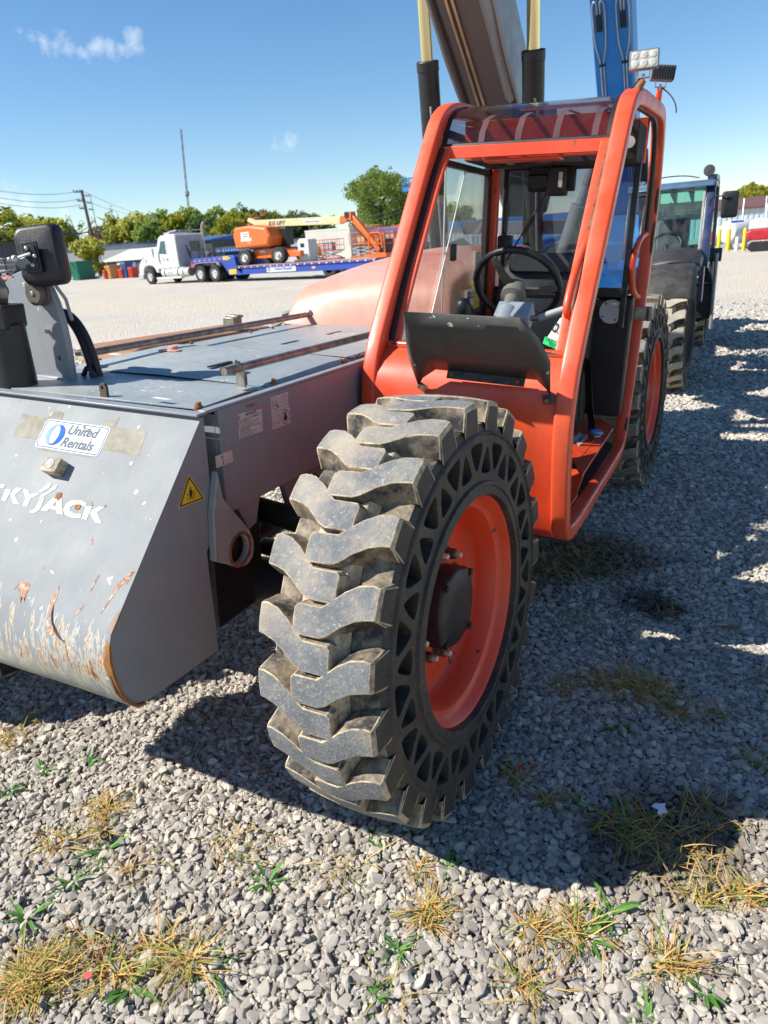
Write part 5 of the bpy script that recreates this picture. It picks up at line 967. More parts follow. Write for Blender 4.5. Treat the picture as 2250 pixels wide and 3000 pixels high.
wire(at(-60, 548, 60), T1_, .5, 'topmost overhead wire left of the leaning pole'); wire(at(-60, 568, 60), at(238, 582, 82), .5, 'second overhead wire left of the leaning pole'); wire(at(-60, 583, 60), at(236, 600, 82), .5, 'third overhead wire left of the leaning pole')
wire(at(-60, 688, 60), at(255, 680, 82), .4, 'thick black cable low across the left trees', .07); wire(at(255, 680, 82), at(480, 722, 110), .6, 'thin cable running down right from the leaning pole', .02); wire(T1_, at(470, 640, 140), .5, 'overhead wire fading right of the leaning pole', .02); wire(T1_ - Vector((0, 0, 1.0)), at(420, 628, 140), .5, 'lower overhead wire right of the leaning pole', .02)
wire(at(1010, 640, 84), at(1195, 602, 70), .3, 'upper pale cable across the big green tree', .022); wire(at(1020, 655, 84), at(1195, 612, 70), .3, 'lower pale cable across the big green tree', .022); wire(T3_, at(940, 640, 130), .2, 'short wire left of the thin pole', .02)

# ---- things standing along the far edge
def crate(name, label, px, pbase, depth, w, h, d, m, cat):
    P = gp(px, pbase) if depth is None else colm(px, pbase, depth)[0]; r = empty(name, P, label, cat, rz=rad(random.uniform(-35, -15))); b = MB(); b.box((-w / 2, -d / 2, 0), (w / 2, d / 2, h)); b.build('body', m, r, bevel=.03); b = MB(); b.box((-w / 2 - .04, -d / 2 - .04, h - .10), (w / 2 + .04, d / 2 + .04, h + .04)); b.build('rim', m, r)
    for s in (-1, 0, 1): b = MB(); b.box((s * w * .35 - .05, -d / 2 - .05, .05), (s * w * .35 + .05, -d / 2 + .01, h - .12)); b.build('rib', m, r)
    return r
crate('waste_container', 'green steel container left of the leaning pole', 243, 800, 72, 1.75, 1.75, 1.6, wallmat('container_green', (.01, .14, .08)), 'container')
crate('crate', 'tan open crate between green container and truck', 334, 805, 69, 1.3, 1.15, 1.1, wallmat('crate_tan', (.52, .26, .08)), 'crate'); crate('drum', 'red orange barrier block left of the tan crate', 314, 806, 69, .6, .8, .5, wallmat('barrier_red', (.55, .06, .02)), 'barrier'); crate('drum', 'red orange barrier block right of the tan crate', 361, 806, 68, .6, .8, .5, wallmat('barrier_red2', (.55, .06, .02)), 'barrier'); crate('generator', 'dark blue machine beside the tan crate', 376, 805, 68, .8, 1.3, .8, RBLUE, 'machine'); crate('barrier', 'red barrier block in front of the truck bonnet', 392, 803, 67, .7, .9, .6, wallmat('barrier_red3', (.55, .05, .02)), 'barrier')
for k, (x, y, a, l, lb) in enumerate(((245, 818, .2, 2.6, 'white plastic pipe lying left of the crates'), (283, 816, -.2, 2.4, 'white plastic pipe lying flat at the pole foot'), (255, 812, .9, 1.6, 'white folded sheet lying by the green container'))):
    P = gp(x, y); b = MB(); b.tube([(-l / 2, 0, .1), (l / 2, 0, .16)], .11, 10); o = b.build('plastic_pipe', WHITEM); o.location = P; o.rotation_euler.z = a - .3; tag(o, lb, 'pipe')
crate('machine', 'orange machine cover at the far left behind the boom rest', 48, 800, 62, 3.4, .9, 1.6, wallmat('machine_orange', (.62, .17, .03)), 'machine'); crate('barrier', 'red machine part cut by the left edge above the ram', 2, 812, 60, 1.6, .7, 1.2, wallmat('machine_red', (.6, .05, .02)), 'machine')
# rental machines with railed platforms
OR2 = simple('lift_orange', (.62, .13, .02), .5); RED2 = simple('lift_red', (.45, .05, .03), .5); TAN2 = simple('box_tan', (.42, .32, .16), .7); LBLUE = simple('lift_blue', (.02, .20, .55), .45); LGREY = simple('lift_grey', (.35, .36, .37), .5)
def scissor(px, pbase, depth, label, m, up, W=2.2, rz=0, cargo=None):
    P = gp(px, pbase) if depth is None else colm(px, pbase, depth)[0]; r = empty('scissor_lift', P, label, 'lift', 'railed lifts standing behind the trailer', rz=rad(-14) + rz); D_ = .9
    b = MB(); b.box((-W / 2, -D_ / 2, .18), (W / 2, D_ / 2, .55)); b.build('chassis', m, r, bevel=.03)
    for sx in (-1, 1):
        for sy in (-1, 1): b = MB(); b.cyl((sx * W * .36, sy * .48 - .09, .2), (sx * W * .36, sy * .48 + .09, .2), .2, 14); b.build('tyre', RUBBER, r)
    n = max(1, int((up - .55) / .3)); b = MB(); hz = (up - .6) / n
    for k in range(n):
        for sy in (-.3, .3): b.bar((-W * .42, sy, .58 + k * hz), (W * .42, sy, .58 + (k + 1) * hz - .03), .06, .07); b.bar((W * .42, sy, .58 + k * hz), (-W * .42, sy, .58 + (k + 1) * hz - .03), .06, .07)
    b.build('scissor_stack', LGREY, r); b = MB(); b.box((-W / 2, -D_ / 2, up), (W / 2, D_ / 2, up + .1)); b.build('platform', m, r)
    b = MB()
    for z in (.5, 1.0): b.tube([(-W / 2, -D_ / 2, up + z), (W / 2, -D_ / 2, up + z), (W / 2, D_ / 2, up + z), (-W / 2, D_ / 2, up + z)], .025, 6, closed=True)
    for k in range(6):
        for sy in (-1, 1): b.cyl((-W / 2 + W * k / 5, sy * D_ / 2, up + .1), (-W / 2 + W * k / 5, sy * D_ / 2, up + 1.0), .022, 6)
    b.build('guardrail', m, r)
    if cargo: b = MB(); b.box((-W * .2, -.2, up + .1), (W * .15, .3, up + .75)); b.build('control_box', cargo, r)
    return r
scissor(892, 760, 66, 'red railed lift behind the white cabinet', RED2, .9, 1.8); scissor(970, 758, 64, 'red scissor lift left of the orange jib', RED2, 1.1, 2.6, cargo=LGREY); scissor(932, 762, 62, 'small red and yellow lift right of the white cabinet', RED2, .8, 1.2, cargo=YELLOW)
scissor(1065, 745, 64, 'orange railed lift behind the boom basket', OR2, 1.5, 2.4, cargo=TAN2); scissor(1110, 742, 62, 'orange railed lift with tan box right of the boom basket', OR2, 1.2, 2.2, cargo=TAN2); scissor(1150, 738, 64, 'taller orange railed lift nearest the cab pillar', OR2, 1.7, 2.6, cargo=LGREY); scissor(1090, 738, 74, 'orange lift in the second row under the blue roof edge', OR2, 2.2, 3.0); scissor(1190, 735, 72, 'orange lift with solid orange boom beside the cab pillar', OR2, 2.0, 3.0, cargo=OR2); scissor(1230, 735, 64, 'orange railed lift seen left of the hood', OR2, 1.1, 2.2, cargo=TAN2)
P = gp(28, 806); scissor(22, 800, 60, 'small railed lift in front of the dark grey building', LGREY, 1.4, 1.4)
for px, yt, dp, lb, bx in ((1205, 560, 66, 'blue mast boom lift with raised basket left of the cab pillar', True), (1243, 590, 64, 'blue mast boom lift first right of the cab pillar', False), (1265, 545, 64, 'blue mast boom lift with raised basket nearest the black cylinder', True), (1228, 625, 62, 'lowest blue mast boom lift right of the cab pillar', False)):
    Pb, h = colm(px, yt, dp); r = empty('boom_lift', Pb, lb, 'lift', 'blue mast boom lifts by the long building'); b = MB(); b.box((-.5, -.8, .1), (.5, .8, .6)); b.build('chassis', LBLUE, r, bevel=.05)
    b = MB(); b.bar((0, 0, .5), (.05, 0, h * .55), .22, .22, up=(0, 1, 0)); b.build('mast', LBLUE, r); b = MB(); b.bar((.05, .0, h * .52), (-.05, 0, h), .17, .17, up=(0, 1, 0)); b.build('upper_mast', LBLUE, r)
    for s in (.12, .2): b = MB(); b.box((-.25, -.2, h * s), (.25, .2, h * s + .35)); b.build('joint', BLACKP, r)
    if bx:
        b = MB(); b.box((-.7, -.45, h), (.7, .45, h + .35))
        for z in (.7, 1.1): b.tube([(-.7, -.45, h + z), (.7, -.45, h + z), (.7, .45, h + z), (-.7, .45, h + z)], .04, 6, closed=True)
        for x in (-.7, 0, .7): b.cyl((x, -.45, h), (x, -.45, h + 1.1), .035, 6)
        b.build('basket', LBLUE, r)
# right edge: tank, bollards, excavator
for px, pb, lb in ((2131, 736, 'yellow bollard left of the white tank'), (2178, 735, 'yellow bollard in front of the white tank'), (2104, 734, 'yellow bollard behind the mirror of the blue cab')):
    P = gp(px, pb); r = empty('bollard', P, lb, 'bollard', 'yellow bollards round the tank'); b = MB(); b.lathe([(.09, -.1), (.09, 1.0), (.06, 1.06), (0, 1.07)], (0, 0, 0), (0, 0, 1), 16); b.build('post', YELLOW, r)
P = gp(2157, 735); r = empty('bollard', P, 'short white bollard between the two yellow ones', 'bollard'); b = MB(); b.lathe([(.09, -.1), (.09, .6), (.06, .66), (0, .67)], (0, 0, 0), (0, 0, 1), 16); b.build('post', WHITEM, r)
P = gp(2160, 731); r = empty('fuel_tank', P + Vector((0, .6, 0)), 'white round fuel tank behind yellow bollards at the right edge', 'tank'); b = MB(); b.lathe([(0, -.95), (.35, -.92), (.52, -.83), (.58, -.7), (.58, .7), (.52, .83), (.35, .92), (0, .95)], (-.05, .6, .85), (.8, 1, 0), 28, caps=False); b.build('shell', WHITEM, r); b = MB(); b.box((-.45, .3, 0), (-.25, .6, .5)); b.box((.25, .6, 0), (.45, .9, .5)); b.build('cradle', LGREY, r)
b = MB(); Rz_ = Matrix.Rotation(.34, 3, 'Z'); put_poly(b, [(0, -.17), (.17, 0), (0, .17), (-.17, 0)], Vector((-.30, -.20, .95)), Rz_ @ Vector((1, 0, 0)), (0, 0, 1), 0, .01); put_poly(b, [(0, 0), (.17, 0), (0, .17)], Vector((-.30, -.20, .95)), Rz_ @ Vector((1, 0, 0)), (0, 0, 1), 1, .014); put_poly(b, [(-.17, 0), (0, 0), (0, .17)], Vector((-.30, -.20, .95)), Rz_ @ Vector((1, 0, 0)), (0, 0, 1), 2, .014); put_poly(b, [(-.15, .36), (.5, .36), (.5, .46), (-.15, .46)], Vector((-.30, -.20, .95)), Rz_ @ Vector((1, 0, 0)), (0, 0, 1), 2, .01); b.build('hazard_sign', [YELLOW, REDINK, BLUEINK], r, recalc=False)
P = gp(2085, 733); r = empty('fuel_tank', P + Vector((.3, 1.2, 0)), 'small white tank partly behind the black mirror of the blue machine', 'tank'); b = MB(); b.lathe([(0, -.7), (.35, -.65), (.4, -.5), (.4, .5), (.35, .65), (0, .7)], (0, 0, .75), (1, .2, 0), 20, caps=False); b.build('shell', WHITEM, r); b = MB(); b.box((-.5, -.2, 0), (.5, .2, .4)); b.build('cradle', LGREY, r)
P = gp(2258, 733); r = empty('excavator', P, 'small red and white tracked excavator cut by the right edge', 'excavator'); REDX = simple('excavator_red', (.48, .02, .03), .4)
b = MB(); b.prism([(-1.0, .12), (-.85, 0), (.85, 0), (1.0, .12), (1.0, .30), (.85, .42), (-.85, .42), (-1.0, .30)], 1, -.6, -.3); b.prism([(-1.0, .12), (-.85, 0), (.85, 0), (1.0, .12), (1.0, .30), (.85, .42), (-.85, .42), (-1.0, .30)], 1, .3, .6); b.build('track', RUBBER, r, bevel=.02)
b = MB(); b.prism([(-1.15, .62), (-1.1, .9), (-.9, .98), (1.0, .98), (1.0, .5), (-.9, .5)], 1, -.62, .62); b.build('lower_body', REDX, r, bevel=.06); b = MB(); b.prism([(-1.05, .98), (-1.0, 1.35), (-.8, 1.45), (-.2, 1.45), (-.2, .98)], 1, -.6, .6); b.build('engine_cover', WHITEM, r, bevel=.05)
b = MB(); b.tube(smooth_path([(-.35, -.55, 1.0), (-.35, -.55, 2.1), (-.1, -.55, 2.3), (.8, -.55, 2.3)], 2), .04, 8); b.tube(smooth_path([(-.35, .55, 1.0), (-.35, .55, 2.1), (-.1, .55, 2.3), (.8, .55, 2.3)], 2), .04, 8); b.box((-.2, -.58, 2.28), (.9, .58, 2.34)); b.build('canopy', WHITEM, r); b = MB(); b.bar((.8, 0, .8), (1.8, 0, 2.0), .2, .25); b.build('arm', WHITEM, r); b = MB(); b.box((-.3, -.4, .98), (.2, .4, 1.5)); b.build('seat', BLUEINK, r, bevel=.05)
# ------------------------------------------------------------------ lorry, low trailer and the boom lift on it
TF = Vector((-34.87, 36.62, 0)); TU = Vector((.973, -.230, 0)).normalized(); TZ = gz(TF.x, TF.y); TF.z = TZ
tang = math.atan2(TU.y, TU.x)
TW = simple('truck_white', (.58, .60, .58), .4, var=.06, coat=.3); TWG = simple('truck_rear_wall', (.40, .38, .41), .5); ALU = simple('bright_aluminium', (.70, .70, .69), .28, .7, var=.1); TB = simple('trailer_blue', (.02, .06, .32), .4, var=.15)
LT = empty('truck', TF, 'white day cab truck tractor coupled to the blue trailer', 'truck', rz=tang); LT.scale.z = .94
# local frame: x to the rear, y away from the camera (near side at y = 0), z up
def twheel(parent, x, y, r=.51, w=.28, rimc=ALU, name='wheel', out=-1):
    b = MB(); b.lathe([(r * .55, -w / 2), (r * .92, -w / 2), (r, -w / 2 + .04), (r, w / 2 - .04), (r * .92, w / 2), (r * .55, w / 2)], (x, y, r), (0, 1, 0), 32); o = b.build(name, RUBBER, parent)
    b = MB(); yo = y + out * w / 2; b.lathe([(r * .56, .0), (r * .54, -.02 * out), (r * .45, -.07 * out), (r * .25, -.05 * out), (r * .2, .05 * out), (0, .06 * out)], (x, yo, r), (0, 1, 0), 24, caps=False); b.build('rim', rimc, o); return o
for x in (0,): twheel(LT, x, .16); twheel(LT, x, 2.2)
for x in (5.35, 6.75):
    twheel(LT, x, .18, w=.32); twheel(LT, x, .52, w=.28, rimc=RUBBER); twheel(LT, x, 2.2, w=.6, rimc=RUBBER)
b = MB(); b.prism([(-1.15, .42), (-1.25, .75), (-1.15, 1.25), (-.85, 1.62), (.9, 1.98), (1.0, 1.98), (1.0, .75), (.72, .75), (.66, 1.0), (.42, 1.20), (0, 1.26), (-.42, 1.20), (-.66, 1.0), (-.74, .62), (-.80, .42)], 1, .08, 2.35); b.build('hood', TW, LT, bevel=.07, seg=3)
b = MB(); b.prism([(-1.28, .35), (-1.30, .72), (-.85, .72), (-.72, .55), (-.72, .35)], 1, .02, 2.42); b.build('bumper', simple('bumper_grey', (.38, .38, .38), .5), LT, bevel=.05)
cabp = [(.95, 1.0), (.95, 1.98), (1.45, 2.98), (1.75, 3.12), (3.15, 3.14), (3.25, 3.0), (3.25, 1.0)]
b = MB(); b.prism(cabp, 1, .10, 2.33); b.build('cab', TW, LT, bevel=.06, seg=3)
b = MB(); b.box((3.252, .16, 1.0), (3.27, 2.27, 3.05)); b.build('cab_rear_wall', TWG, LT)
b = MB()
for k in range(9): b.box((3.272, .2, 1.2 + k * .2), (3.285, 2.2, 1.25 + k * .2))
b.build('wall_rib', TWG, LT); b = MB(); b.box((3.272, 1.15, 2.0), (3.29, 1.9, 2.65)); 
b.build('rear_window', DGLASS, LT)
b = MB(); b.prism([(1.32, 1.98), (1.70, 2.75), (2.15, 2.78), (2.15, 1.92)], 1, .070, .085); b.build('door_window', simple('teal_glass', (.03, .09, .10), .08, bump=0), LT)
b = MB(); b.plate([(1.0, .2, 2.0), (1.0, 2.2, 2.0), (1.44, 2.2, 2.92), (1.44, .2, 2.92)], (-.9, 0, .4), .01); b.build('windscreen', DGLASS, LT)
b = MB(); b.prism([(1.15, 1.0), (1.15, 1.9), (1.28, 1.9), (1.75, 2.85), (2.25, 2.88), (2.25, 1.0)], 1, .082, .098); dr = b.build('door', TW, LT, bevel=.01); b = MB(); b.box((2.05, .05, 1.55), (2.2, .08, 1.62)); b.build('handle', BLACKM, dr)
b = MB(); put_text(b, 'United', (1.72, .079, 1.62), (1, 0, 0), (0, 0, 1), .13, 0, 'c', .004); put_text(b, 'Rentals', (1.72, .079, 1.48), (1, 0, 0), (0, 0, 1), .13, 0, 'c', .004); b.build('door_lettering', BLUEINK, LT, recalc=False)
b = MB(); b.obox((1.05, -.18, 2.05), (.10, .16, .62)); b.tube([(1.2, .1, 2.3), (1.05, -.15, 2.25)], .02, 6); b.build('mirror', ALU, LT, bevel=.03); b = MB(); b.obox((-.35, -.05, 1.75), (.08, .12, .22)); b.tube([(0, .3, 1.7), (-.35, -.05, 1.85)], .02, 6); b.build('hood_mirror', ALU, LT, bevel=.03)
b = MB(); b.box((1.6, .5, 3.15), (2.2, 1.9, 3.3)); b.tube([(2.4, .3, 3.3), (3.2, .3, 3.35), (3.2, 2.2, 3.35)], .04, 6); b.build('roof_rack', TWG, LT)
b = MB(); b.tube(smooth_path([(3.5, 2.1, .9), (3.5, 2.1, 3.3), (3.55, 2.1, 3.55), (3.75, 2.1, 3.8)], 2), .08, 10); b.build('exhaust_stack', simple('pale_stack', (.55, .45, .38), .4, .4), LT)
b = MB(); b.cyl((1.35, .34, .72), (3.55, .34, .72), .33, 24); b.build('fuel_tank', TW, LT); b = MB()
for x in (1.7, 3.1): b.lathe([(.335, -.05), (.345, -.05), (.345, .05), (.335, .05)], (x, .34, .72), (1, 0, 0), 24)
b.build('tank_strap', BLACKP, LT); b = MB(); b.cyl((3.58, .36, .72), (4.1, .36, .72), .30, 20); b.build('second_tank', ALU, LT); b = MB(); put_text(b, 'UNITED', (2.3, .005, .82), (1, 0, 0), (0, 0, 1), .16, 0, 'c', .004); put_text(b, 'RENTALS', (2.3, .005, .66), (1, 0, 0), (0, 0, 1), .14, 0, 'c', .004); b.build('tank_lettering', BLUEINK, LT, recalc=False)
b = MB(); b.box((.6, .10, .32), (3.3, .35, .44)); b.box((.9, .06, 1.0), (1.2, .25, 1.12)); b.build('side_step', TW, LT, bevel=.02); b = MB(); b.box((-.6, .75, .55), (7.3, .9, .85)); b.box((-.6, 1.55, .55), (7.3, 1.7, .85)); b.box((3.3, .3, .85), (4.7, 2.1, .95)); b.build('chassis_rail', BLACKP, LT)
b = MB(); b.prism([(4.75, .95), (4.85, 1.15), (5.2, 1.24), (7.0, 1.24), (7.3, 1.15), (7.35, .95), (7.30, .95), (7.2, 1.10), (6.95, 1.19), (5.2, 1.19), (4.9, 1.10), (4.8, .95)], 1, .02, .65); b.build('mudguard', simple('muddy_guard', (.25, .23, .20), .6), LT); b = MB(); b.box((4.35, .2, .95), (4.75, .5, 1.25)); b.build('air_tank', simple('red_tank', (.5, .05, .03), .5), LT)
b = MB()
for k in range(3): b.tube(smooth_path([(3.35, .8 + .12 * k, 2.4 - .2 * k), (3.6, .8, 1.6), (3.9, .9, 1.15), (4.3, .9, 1.3)], 2), .03, 6)
b.build('air_line', BLACKM, LT)
# trailer: gooseneck over the tandem, low deck to the rear
TR = empty('low_trailer', TF + TU * 5.5, 'long blue low loader trailer carrying the orange boom lift', 'trailer', rz=tang); TR.scale.z = .82
def tb(): return MB(Matrix.Translation((-5.5, 0, 0)))
b = tb(); b.prism([(4.6, 1.32), (4.6, 1.62), (4.9, 1.72), (8.55, 1.78), (8.75, 1.65), (8.85, .75), (9.3, .40), (8.1, .40), (7.75, .95), (7.5, 1.32)], 1, .05, 2.4); b.build('gooseneck', TB, TR, bevel=.03)
b = tb(); b.box((9.3, .05, .42), (19.5, 2.5, .95)); b.box((9.3, -.02, .86), (19.5, .045, .97)); b.build('deck', TB, TR, bevel=.01); b = tb(); b.box((8.9, .04, .972), (19.5, 2.5, 1.02)); b.build('deck_planks', simple('worn_planks', (.34, .28, .22), .8), TR)
b = tb()
for k in range(40): b.box((8.8 + k * .27, -.032, .875), (8.8 + k * .27 + .135, -.021, .94), k % 2)
for k in range(16): b.box((4.7 + k * .24, .030, 1.50 + k * .005), (4.7 + k * .24 + .12, .049, 1.56 + k * .005), k % 2)
b.build('reflector_tape', [simple('tape_red', (.5, .02, .02), .4), WHITEM], TR); b = tb(); b.box((8.15, .02, .48), (8.8, .049, .82)); b.box((7.7, .03, 1.48), (8.25, .049, 1.72)); b.build('yellow_plate', simple('plate_yellow', (.66, .42, .04), .5), TR)
b = tb(); put_poly(b, rrect(0, 0, 2.35, .38, .06), (12.6, .03, .68), (1, 0, 0), (0, 0, 1), 0, .0); put_text(b, 'United Rentals', (12.78, .03, .61), (1, 0, 0), (0, 0, 1), .24, 1, 'c', .01, shear=.2, bold=.004); put_ring(b, circ((-.98, 0), .12, 20), circ((-.97, 0), .065, 20), (12.6, .03, .68), (1, 0, 0), (0, 0, 1), 1, .01); b.build('trailer_sign', [WHITEM, BLUEINK], TR, recalc=False)
b = tb(); b.box((15.0, .03, .58), (15.25, .049, .72)); b.build('side_marker', simple('marker_pink', (.75, .35, .3), .4), TR)
b = tb()
for k in range(5): b.tube([(5.0 + k * .55, .4, 1.7), (5.0 + k * .55, .4, 2.35)], .03, 6)
b.tube([(5.0, .4, 2.35), (7.2, .4, 2.35)], .03, 6); b.box((5.6, .6, 1.75), (7.3, 1.8, 2.05)); b.build('front_rack', BLACKP, TR)
for x in (16.2, 17.4, 18.6):
    b = tb(); b.lathe([(.25, -.28), (.46, -.28), (.5, -.22), (.5, .22), (.46, .28), (.25, .28)], (x, .35, .50), (0, 1, 0), 24); b.build('wheel', RUBBER, TR)
# boom lift
LP0 = TF + TU * 11.05; LP0.z += .845
JL = empty('boom_lift', LP0, 'orange boom lift with cream boom standing on the blue trailer', 'lift', rz=tang); JL.scale = (1.13, 1, .85); LO = simple('boom_lift_orange', (.66, .13, .02), .4, var=.15); CREAM = simple('cream_boom', (.60, .49, .27), .45, var=.12)
for x, y, o_ in ((-1.25, .20, -1), (1.25, .20, -1), (-1.25, 2.1, 1), (1.25, 2.1, 1)): twheel(JL, x - .0, y, r=.5, w=.36, rimc=simple('lift_rim', (.5, .48, .44), .5), out=o_)
b = MB(); b.prism([(-1.2, .55), (-.9, .98), (1.0, .98), (1.75, .62), (1.75, .45), (.9, .35), (-1.0, .35)], 1, .45, 1.9); b.build('chassis', LO, JL, bevel=.05); b = MB(); b.box((1.6, .3, .35), (2.6, .6, .7)); b.build('axle_beam', LO, JL, bevel=.04)
b = MB(); b.loft([[(x, y, z) for x, z in ((-1.85 + d, 1.05 + d), (-1.95 + d, 1.9), (-1.80 + d, 2.45 - d), (-.6, 2.50 - d), (.55 - d, 2.30 - d), (.85 - d, 1.7), (.70 - d, 1.10 + d))] for y, d in ((.0, .12), (.12, 0), (1.1, 0), (1.2, .1))]); b.build('turret_hood', LO, JL, bevel=.06, seg=3)
b = MB(); b.box((-1.0, .2, .98), (.6, 1.9, 1.1)); b.box((.5, 1.0, 1.1), (1.1, 1.6, 2.2)); b.build('turret', BLACKP, JL, bevel=.04)
b = MB(); put_poly(b, rrect(0, 0, .62, .36, .04), (-.95, -.01, 1.92), (1, 0, 0), (0, 0, 1), 0, .0); put_poly(b, rrect(0, 0, .8, .2, .02), (-.9, -.01, 1.62), (1, 0, 0), (0, 0, 1), 0, .0); put_text(b, 'United', (-.9, -.01, 1.94), (1, 0, 0), (0, 0, 1), .13, 1, 'c', .006); put_text(b, 'Rentals', (-.9, -.01, 1.80), (1, 0, 0), (0, 0, 1), .13, 1, 'c', .006); put_text(b, 'Plus', (-.7, -.01, 1.36), (1, 0, 0), (0, 0, 1), .16, 0, 'c', .006, shear=.4); b.build('hood_sticker', [WHITEM, INK], JL, recalc=False)
b = MB(); b.obox((-.2, .43, .80), (.42, .02, .13)); b.build('frame_sticker', WHITEM, JL)
b = MB(); b.bar((-1.9, 1.45, 2.95), (-1.2, 1.45, 2.55), .3, .25); b.bar((-1.3, 1.45, 2.62), (4.55, 1.45, 2.30), .34, .46); b.build('boom', CREAM, JL, bevel=.02)
bd = Vector((5.85, 0, -.32)).normalized(); bu = Vector((.32, 0, 5.85)).normalized()
b = MB(); put_text(b, 'JLG LIFT', (.25, 1.275, 2.42), bd, bu, .33, 0, 'c', .01, shear=.35, bold=.012); put_poly(b, rrect(0, 0, 1.25, .24, .03), (2.75, 1.275, 2.40), bd, bu, 1, .004); put_text(b, 'United Rentals', Vector((2.75, 1.275, 2.40)) - bu * .06, bd, bu, .17, 2, 'c', .01, shear=.2); b.build('boom_lettering', [simple('slate_ink', (.10, .12, .16), .6), WHITEM, INK], JL, recalc=False)
b = MB(); b.bar((4.5, 1.45, 2.30), (5.2, 1.45, 2.42), .30, .40); b.bar((5.15, 1.45, 2.50), (6.75, 1.45, .35), .26, .30); b.obox((5.1, 1.45, 2.47), (.35, .4, .5)); b.build('jib', LO, JL, bevel=.03); b = MB(); b.obox((5.02, 1.27, 2.55), (.28, .06, .34)); b.tube(smooth_path([(4.9, 1.25, 2.5), (5.2, 1.22, 2.1), (5.8, 1.25, 1.45), (6.5, 1.25, .5)], 2), .035, 6); b.build('jib_hose', BLACKM, JL)
b = MB()
for z in (.02, .55, 1.1): b.tube([(6.70, .6, z + .2), (7.60, .6, z + .2), (7.60, 2.3, z + .2), (6.70, 2.3, z + .2)], .03, 6, closed=True)
for x, y in ((6.70, .6), (7.15, .6), (7.60, .6), (7.60, 1.4), (7.60, 2.3), (6.70, 2.3), (6.70, 1.4)): b.cyl((x, y, .2), (x, y, 1.3), .03, 6)
b.box((6.60, .55, .0), (7.70, 2.35, .2)); b.tube(smooth_path([(6.75, .55, .5), (6.75, .55, 1.35), (7.10, .55, 1.4), (7.50, .55, 1.35), (7.50, .55, .5)], 2), .04, 8); b.build('basket', LO, JL)
b = MB(); b.box((7.00, 1.0, .2), (7.40, 1.7, 1.0)); b.build('control_box', BLACKP, JL, bevel=.04)
P = TF + TU * 13.75; P.z = TF.z + .845; r = empty('cabinet', P + Vector((.2, .6, 0)), 'small white cabinet standing on the trailer behind the boom lift', 'cabinet', rz=tang); b = MB(); b.prism([(-.42, 0), (-.42, 1.05), (-.25, 1.2), (.35, 1.15), (.42, 1.0), (.42, 0)], 1, .1, .8); b.build('housing', WHITEM, r, bevel=.03); b = MB(); b.box((-.2, .085, .75), (.1, .099, .95)); b.build('vent', BLACKP, r)
# ------------------------------------------------------------------ ground: gravel yard
STAINS = [(gp(1880, 1765), .21, (.05, .038, .03), .75), (gp(1950, 1790), .15, (.05, .038, .03), .75), (gp(1660, 1630), .5, (.17, .11, .065), .75), (gp(1800, 1640), .34, (.16, .10, .06), .7), (gp(1560, 1720), .2, (.18, .12, .07), .6), (gp(1960, 2470), .30, (.15, .11, .075), .6), (gp(2080, 2420), .2, (.15, .11, .075), .5), (gp(1840, 2440), .16, (.15, .11, .075), .5)]
def ground_tint(t, c):
    """oil, damp earth and wear as they lie on the ground (world position)"""
    pos = t.n('ShaderNodeNewGeometry').outputs['Position']
    wob = t.n('ShaderNodeVectorMath', {0: pos}, operation='ADD'); nz = t.n('ShaderNodeTexNoise', {'Vector': pos, 'Scale': 7, 'Detail': 4}); sc2 = t.n('ShaderNodeVectorMath', {0: nz.outputs['Color'], 1: (.35, .35, 0)}, operation='MULTIPLY'); t.l(sc2.outputs[0], wob.inputs[1])
    for P, r, cc_, f_ in STAINS:
        d = t.n('ShaderNodeVectorMath', {0: wob.outputs[0], 1: (P.x + .17, P.y + .17, 0)}, operation='DISTANCE').outputs['Value']
        c = t.mix(t.rng(d, r, r * .45, 0, f_), c, cc_)
    br = t.noise(1.1, 4, .6, pos); c = t.mix(t.mul(t.rng(br, .56, .72), .35), c, (.20, .15, .10)); return c, pos
t = NT('gravel_ground'); pos = t.n('ShaderNodeNewGeometry').outputs['Position']
d = t.n('ShaderNodeVectorMath', {0: pos, 1: tuple(CAM)}, operation='DISTANCE').outputs['Value']
v1 = t.n('ShaderNodeTexVoronoi', {'Vector': pos, 'Scale': 26, 'Randomness': 1}); v2 = t.n('ShaderNodeTexVoronoi', {'Vector': pos, 'Scale': 9, 'Randomness': 1}); mot = t.noise(.35, 6, .65, pos); mot2 = t.noise(.06, 5, .6, t.n('ShaderNodeMapping', {'Vector': pos, 'Scale': (1, 2.2, 1), 'Rotation': (0, 0, .5)}).outputs[0])
sep = t.n('ShaderNodeSeparateColor', {0: v1.outputs['Color']}).outputs[0]
near = t.mix(t.rng(sep, 0, 1), (.20, .178, .15), (.48, .435, .37)); near, _ = ground_tint(t, near)
far = t.mix(t.rng(mot, .35, .65), (.44, .41, .36), (.545, .505, .44)); far = t.mix(t.rng(mot2, .45, .62, 0, .8), far, (.55, .47, .37)); far = t.mix(t.rng(sep, 0, 1, 0, .3), far, (.30, .28, .25))
far = t.mix(t.rng(t.noise(3.5, 4, .7, t.n('ShaderNodeMapping', {'Vector': pos, 'Scale': (.3, 1, 1), 'Rotation': (0, 0, .45)}).outputs[0]), .6, .75, 0, .35), far, (.30, .27, .235))
c = t.mix(t.rng(d, 8, 14), near, far); t.set(col=c, rough=.95, spec=.2)
hh = t.mul(v1.outputs['Distance'], t.mul(v2.outputs['Distance'], .6), 'ADD'); t.bump(hh, .9, .03); GND = t.m
radii = [0, .5, 1, 1.6, 2.4, 3.4, 5, 7, 8, 10, 13, 17, 23, 31, 42, 60, 90, 140, 220, 400, 800, 1600]; ns = 72
vs = [(CAM.x, CAM.y, 0)]; fs = []
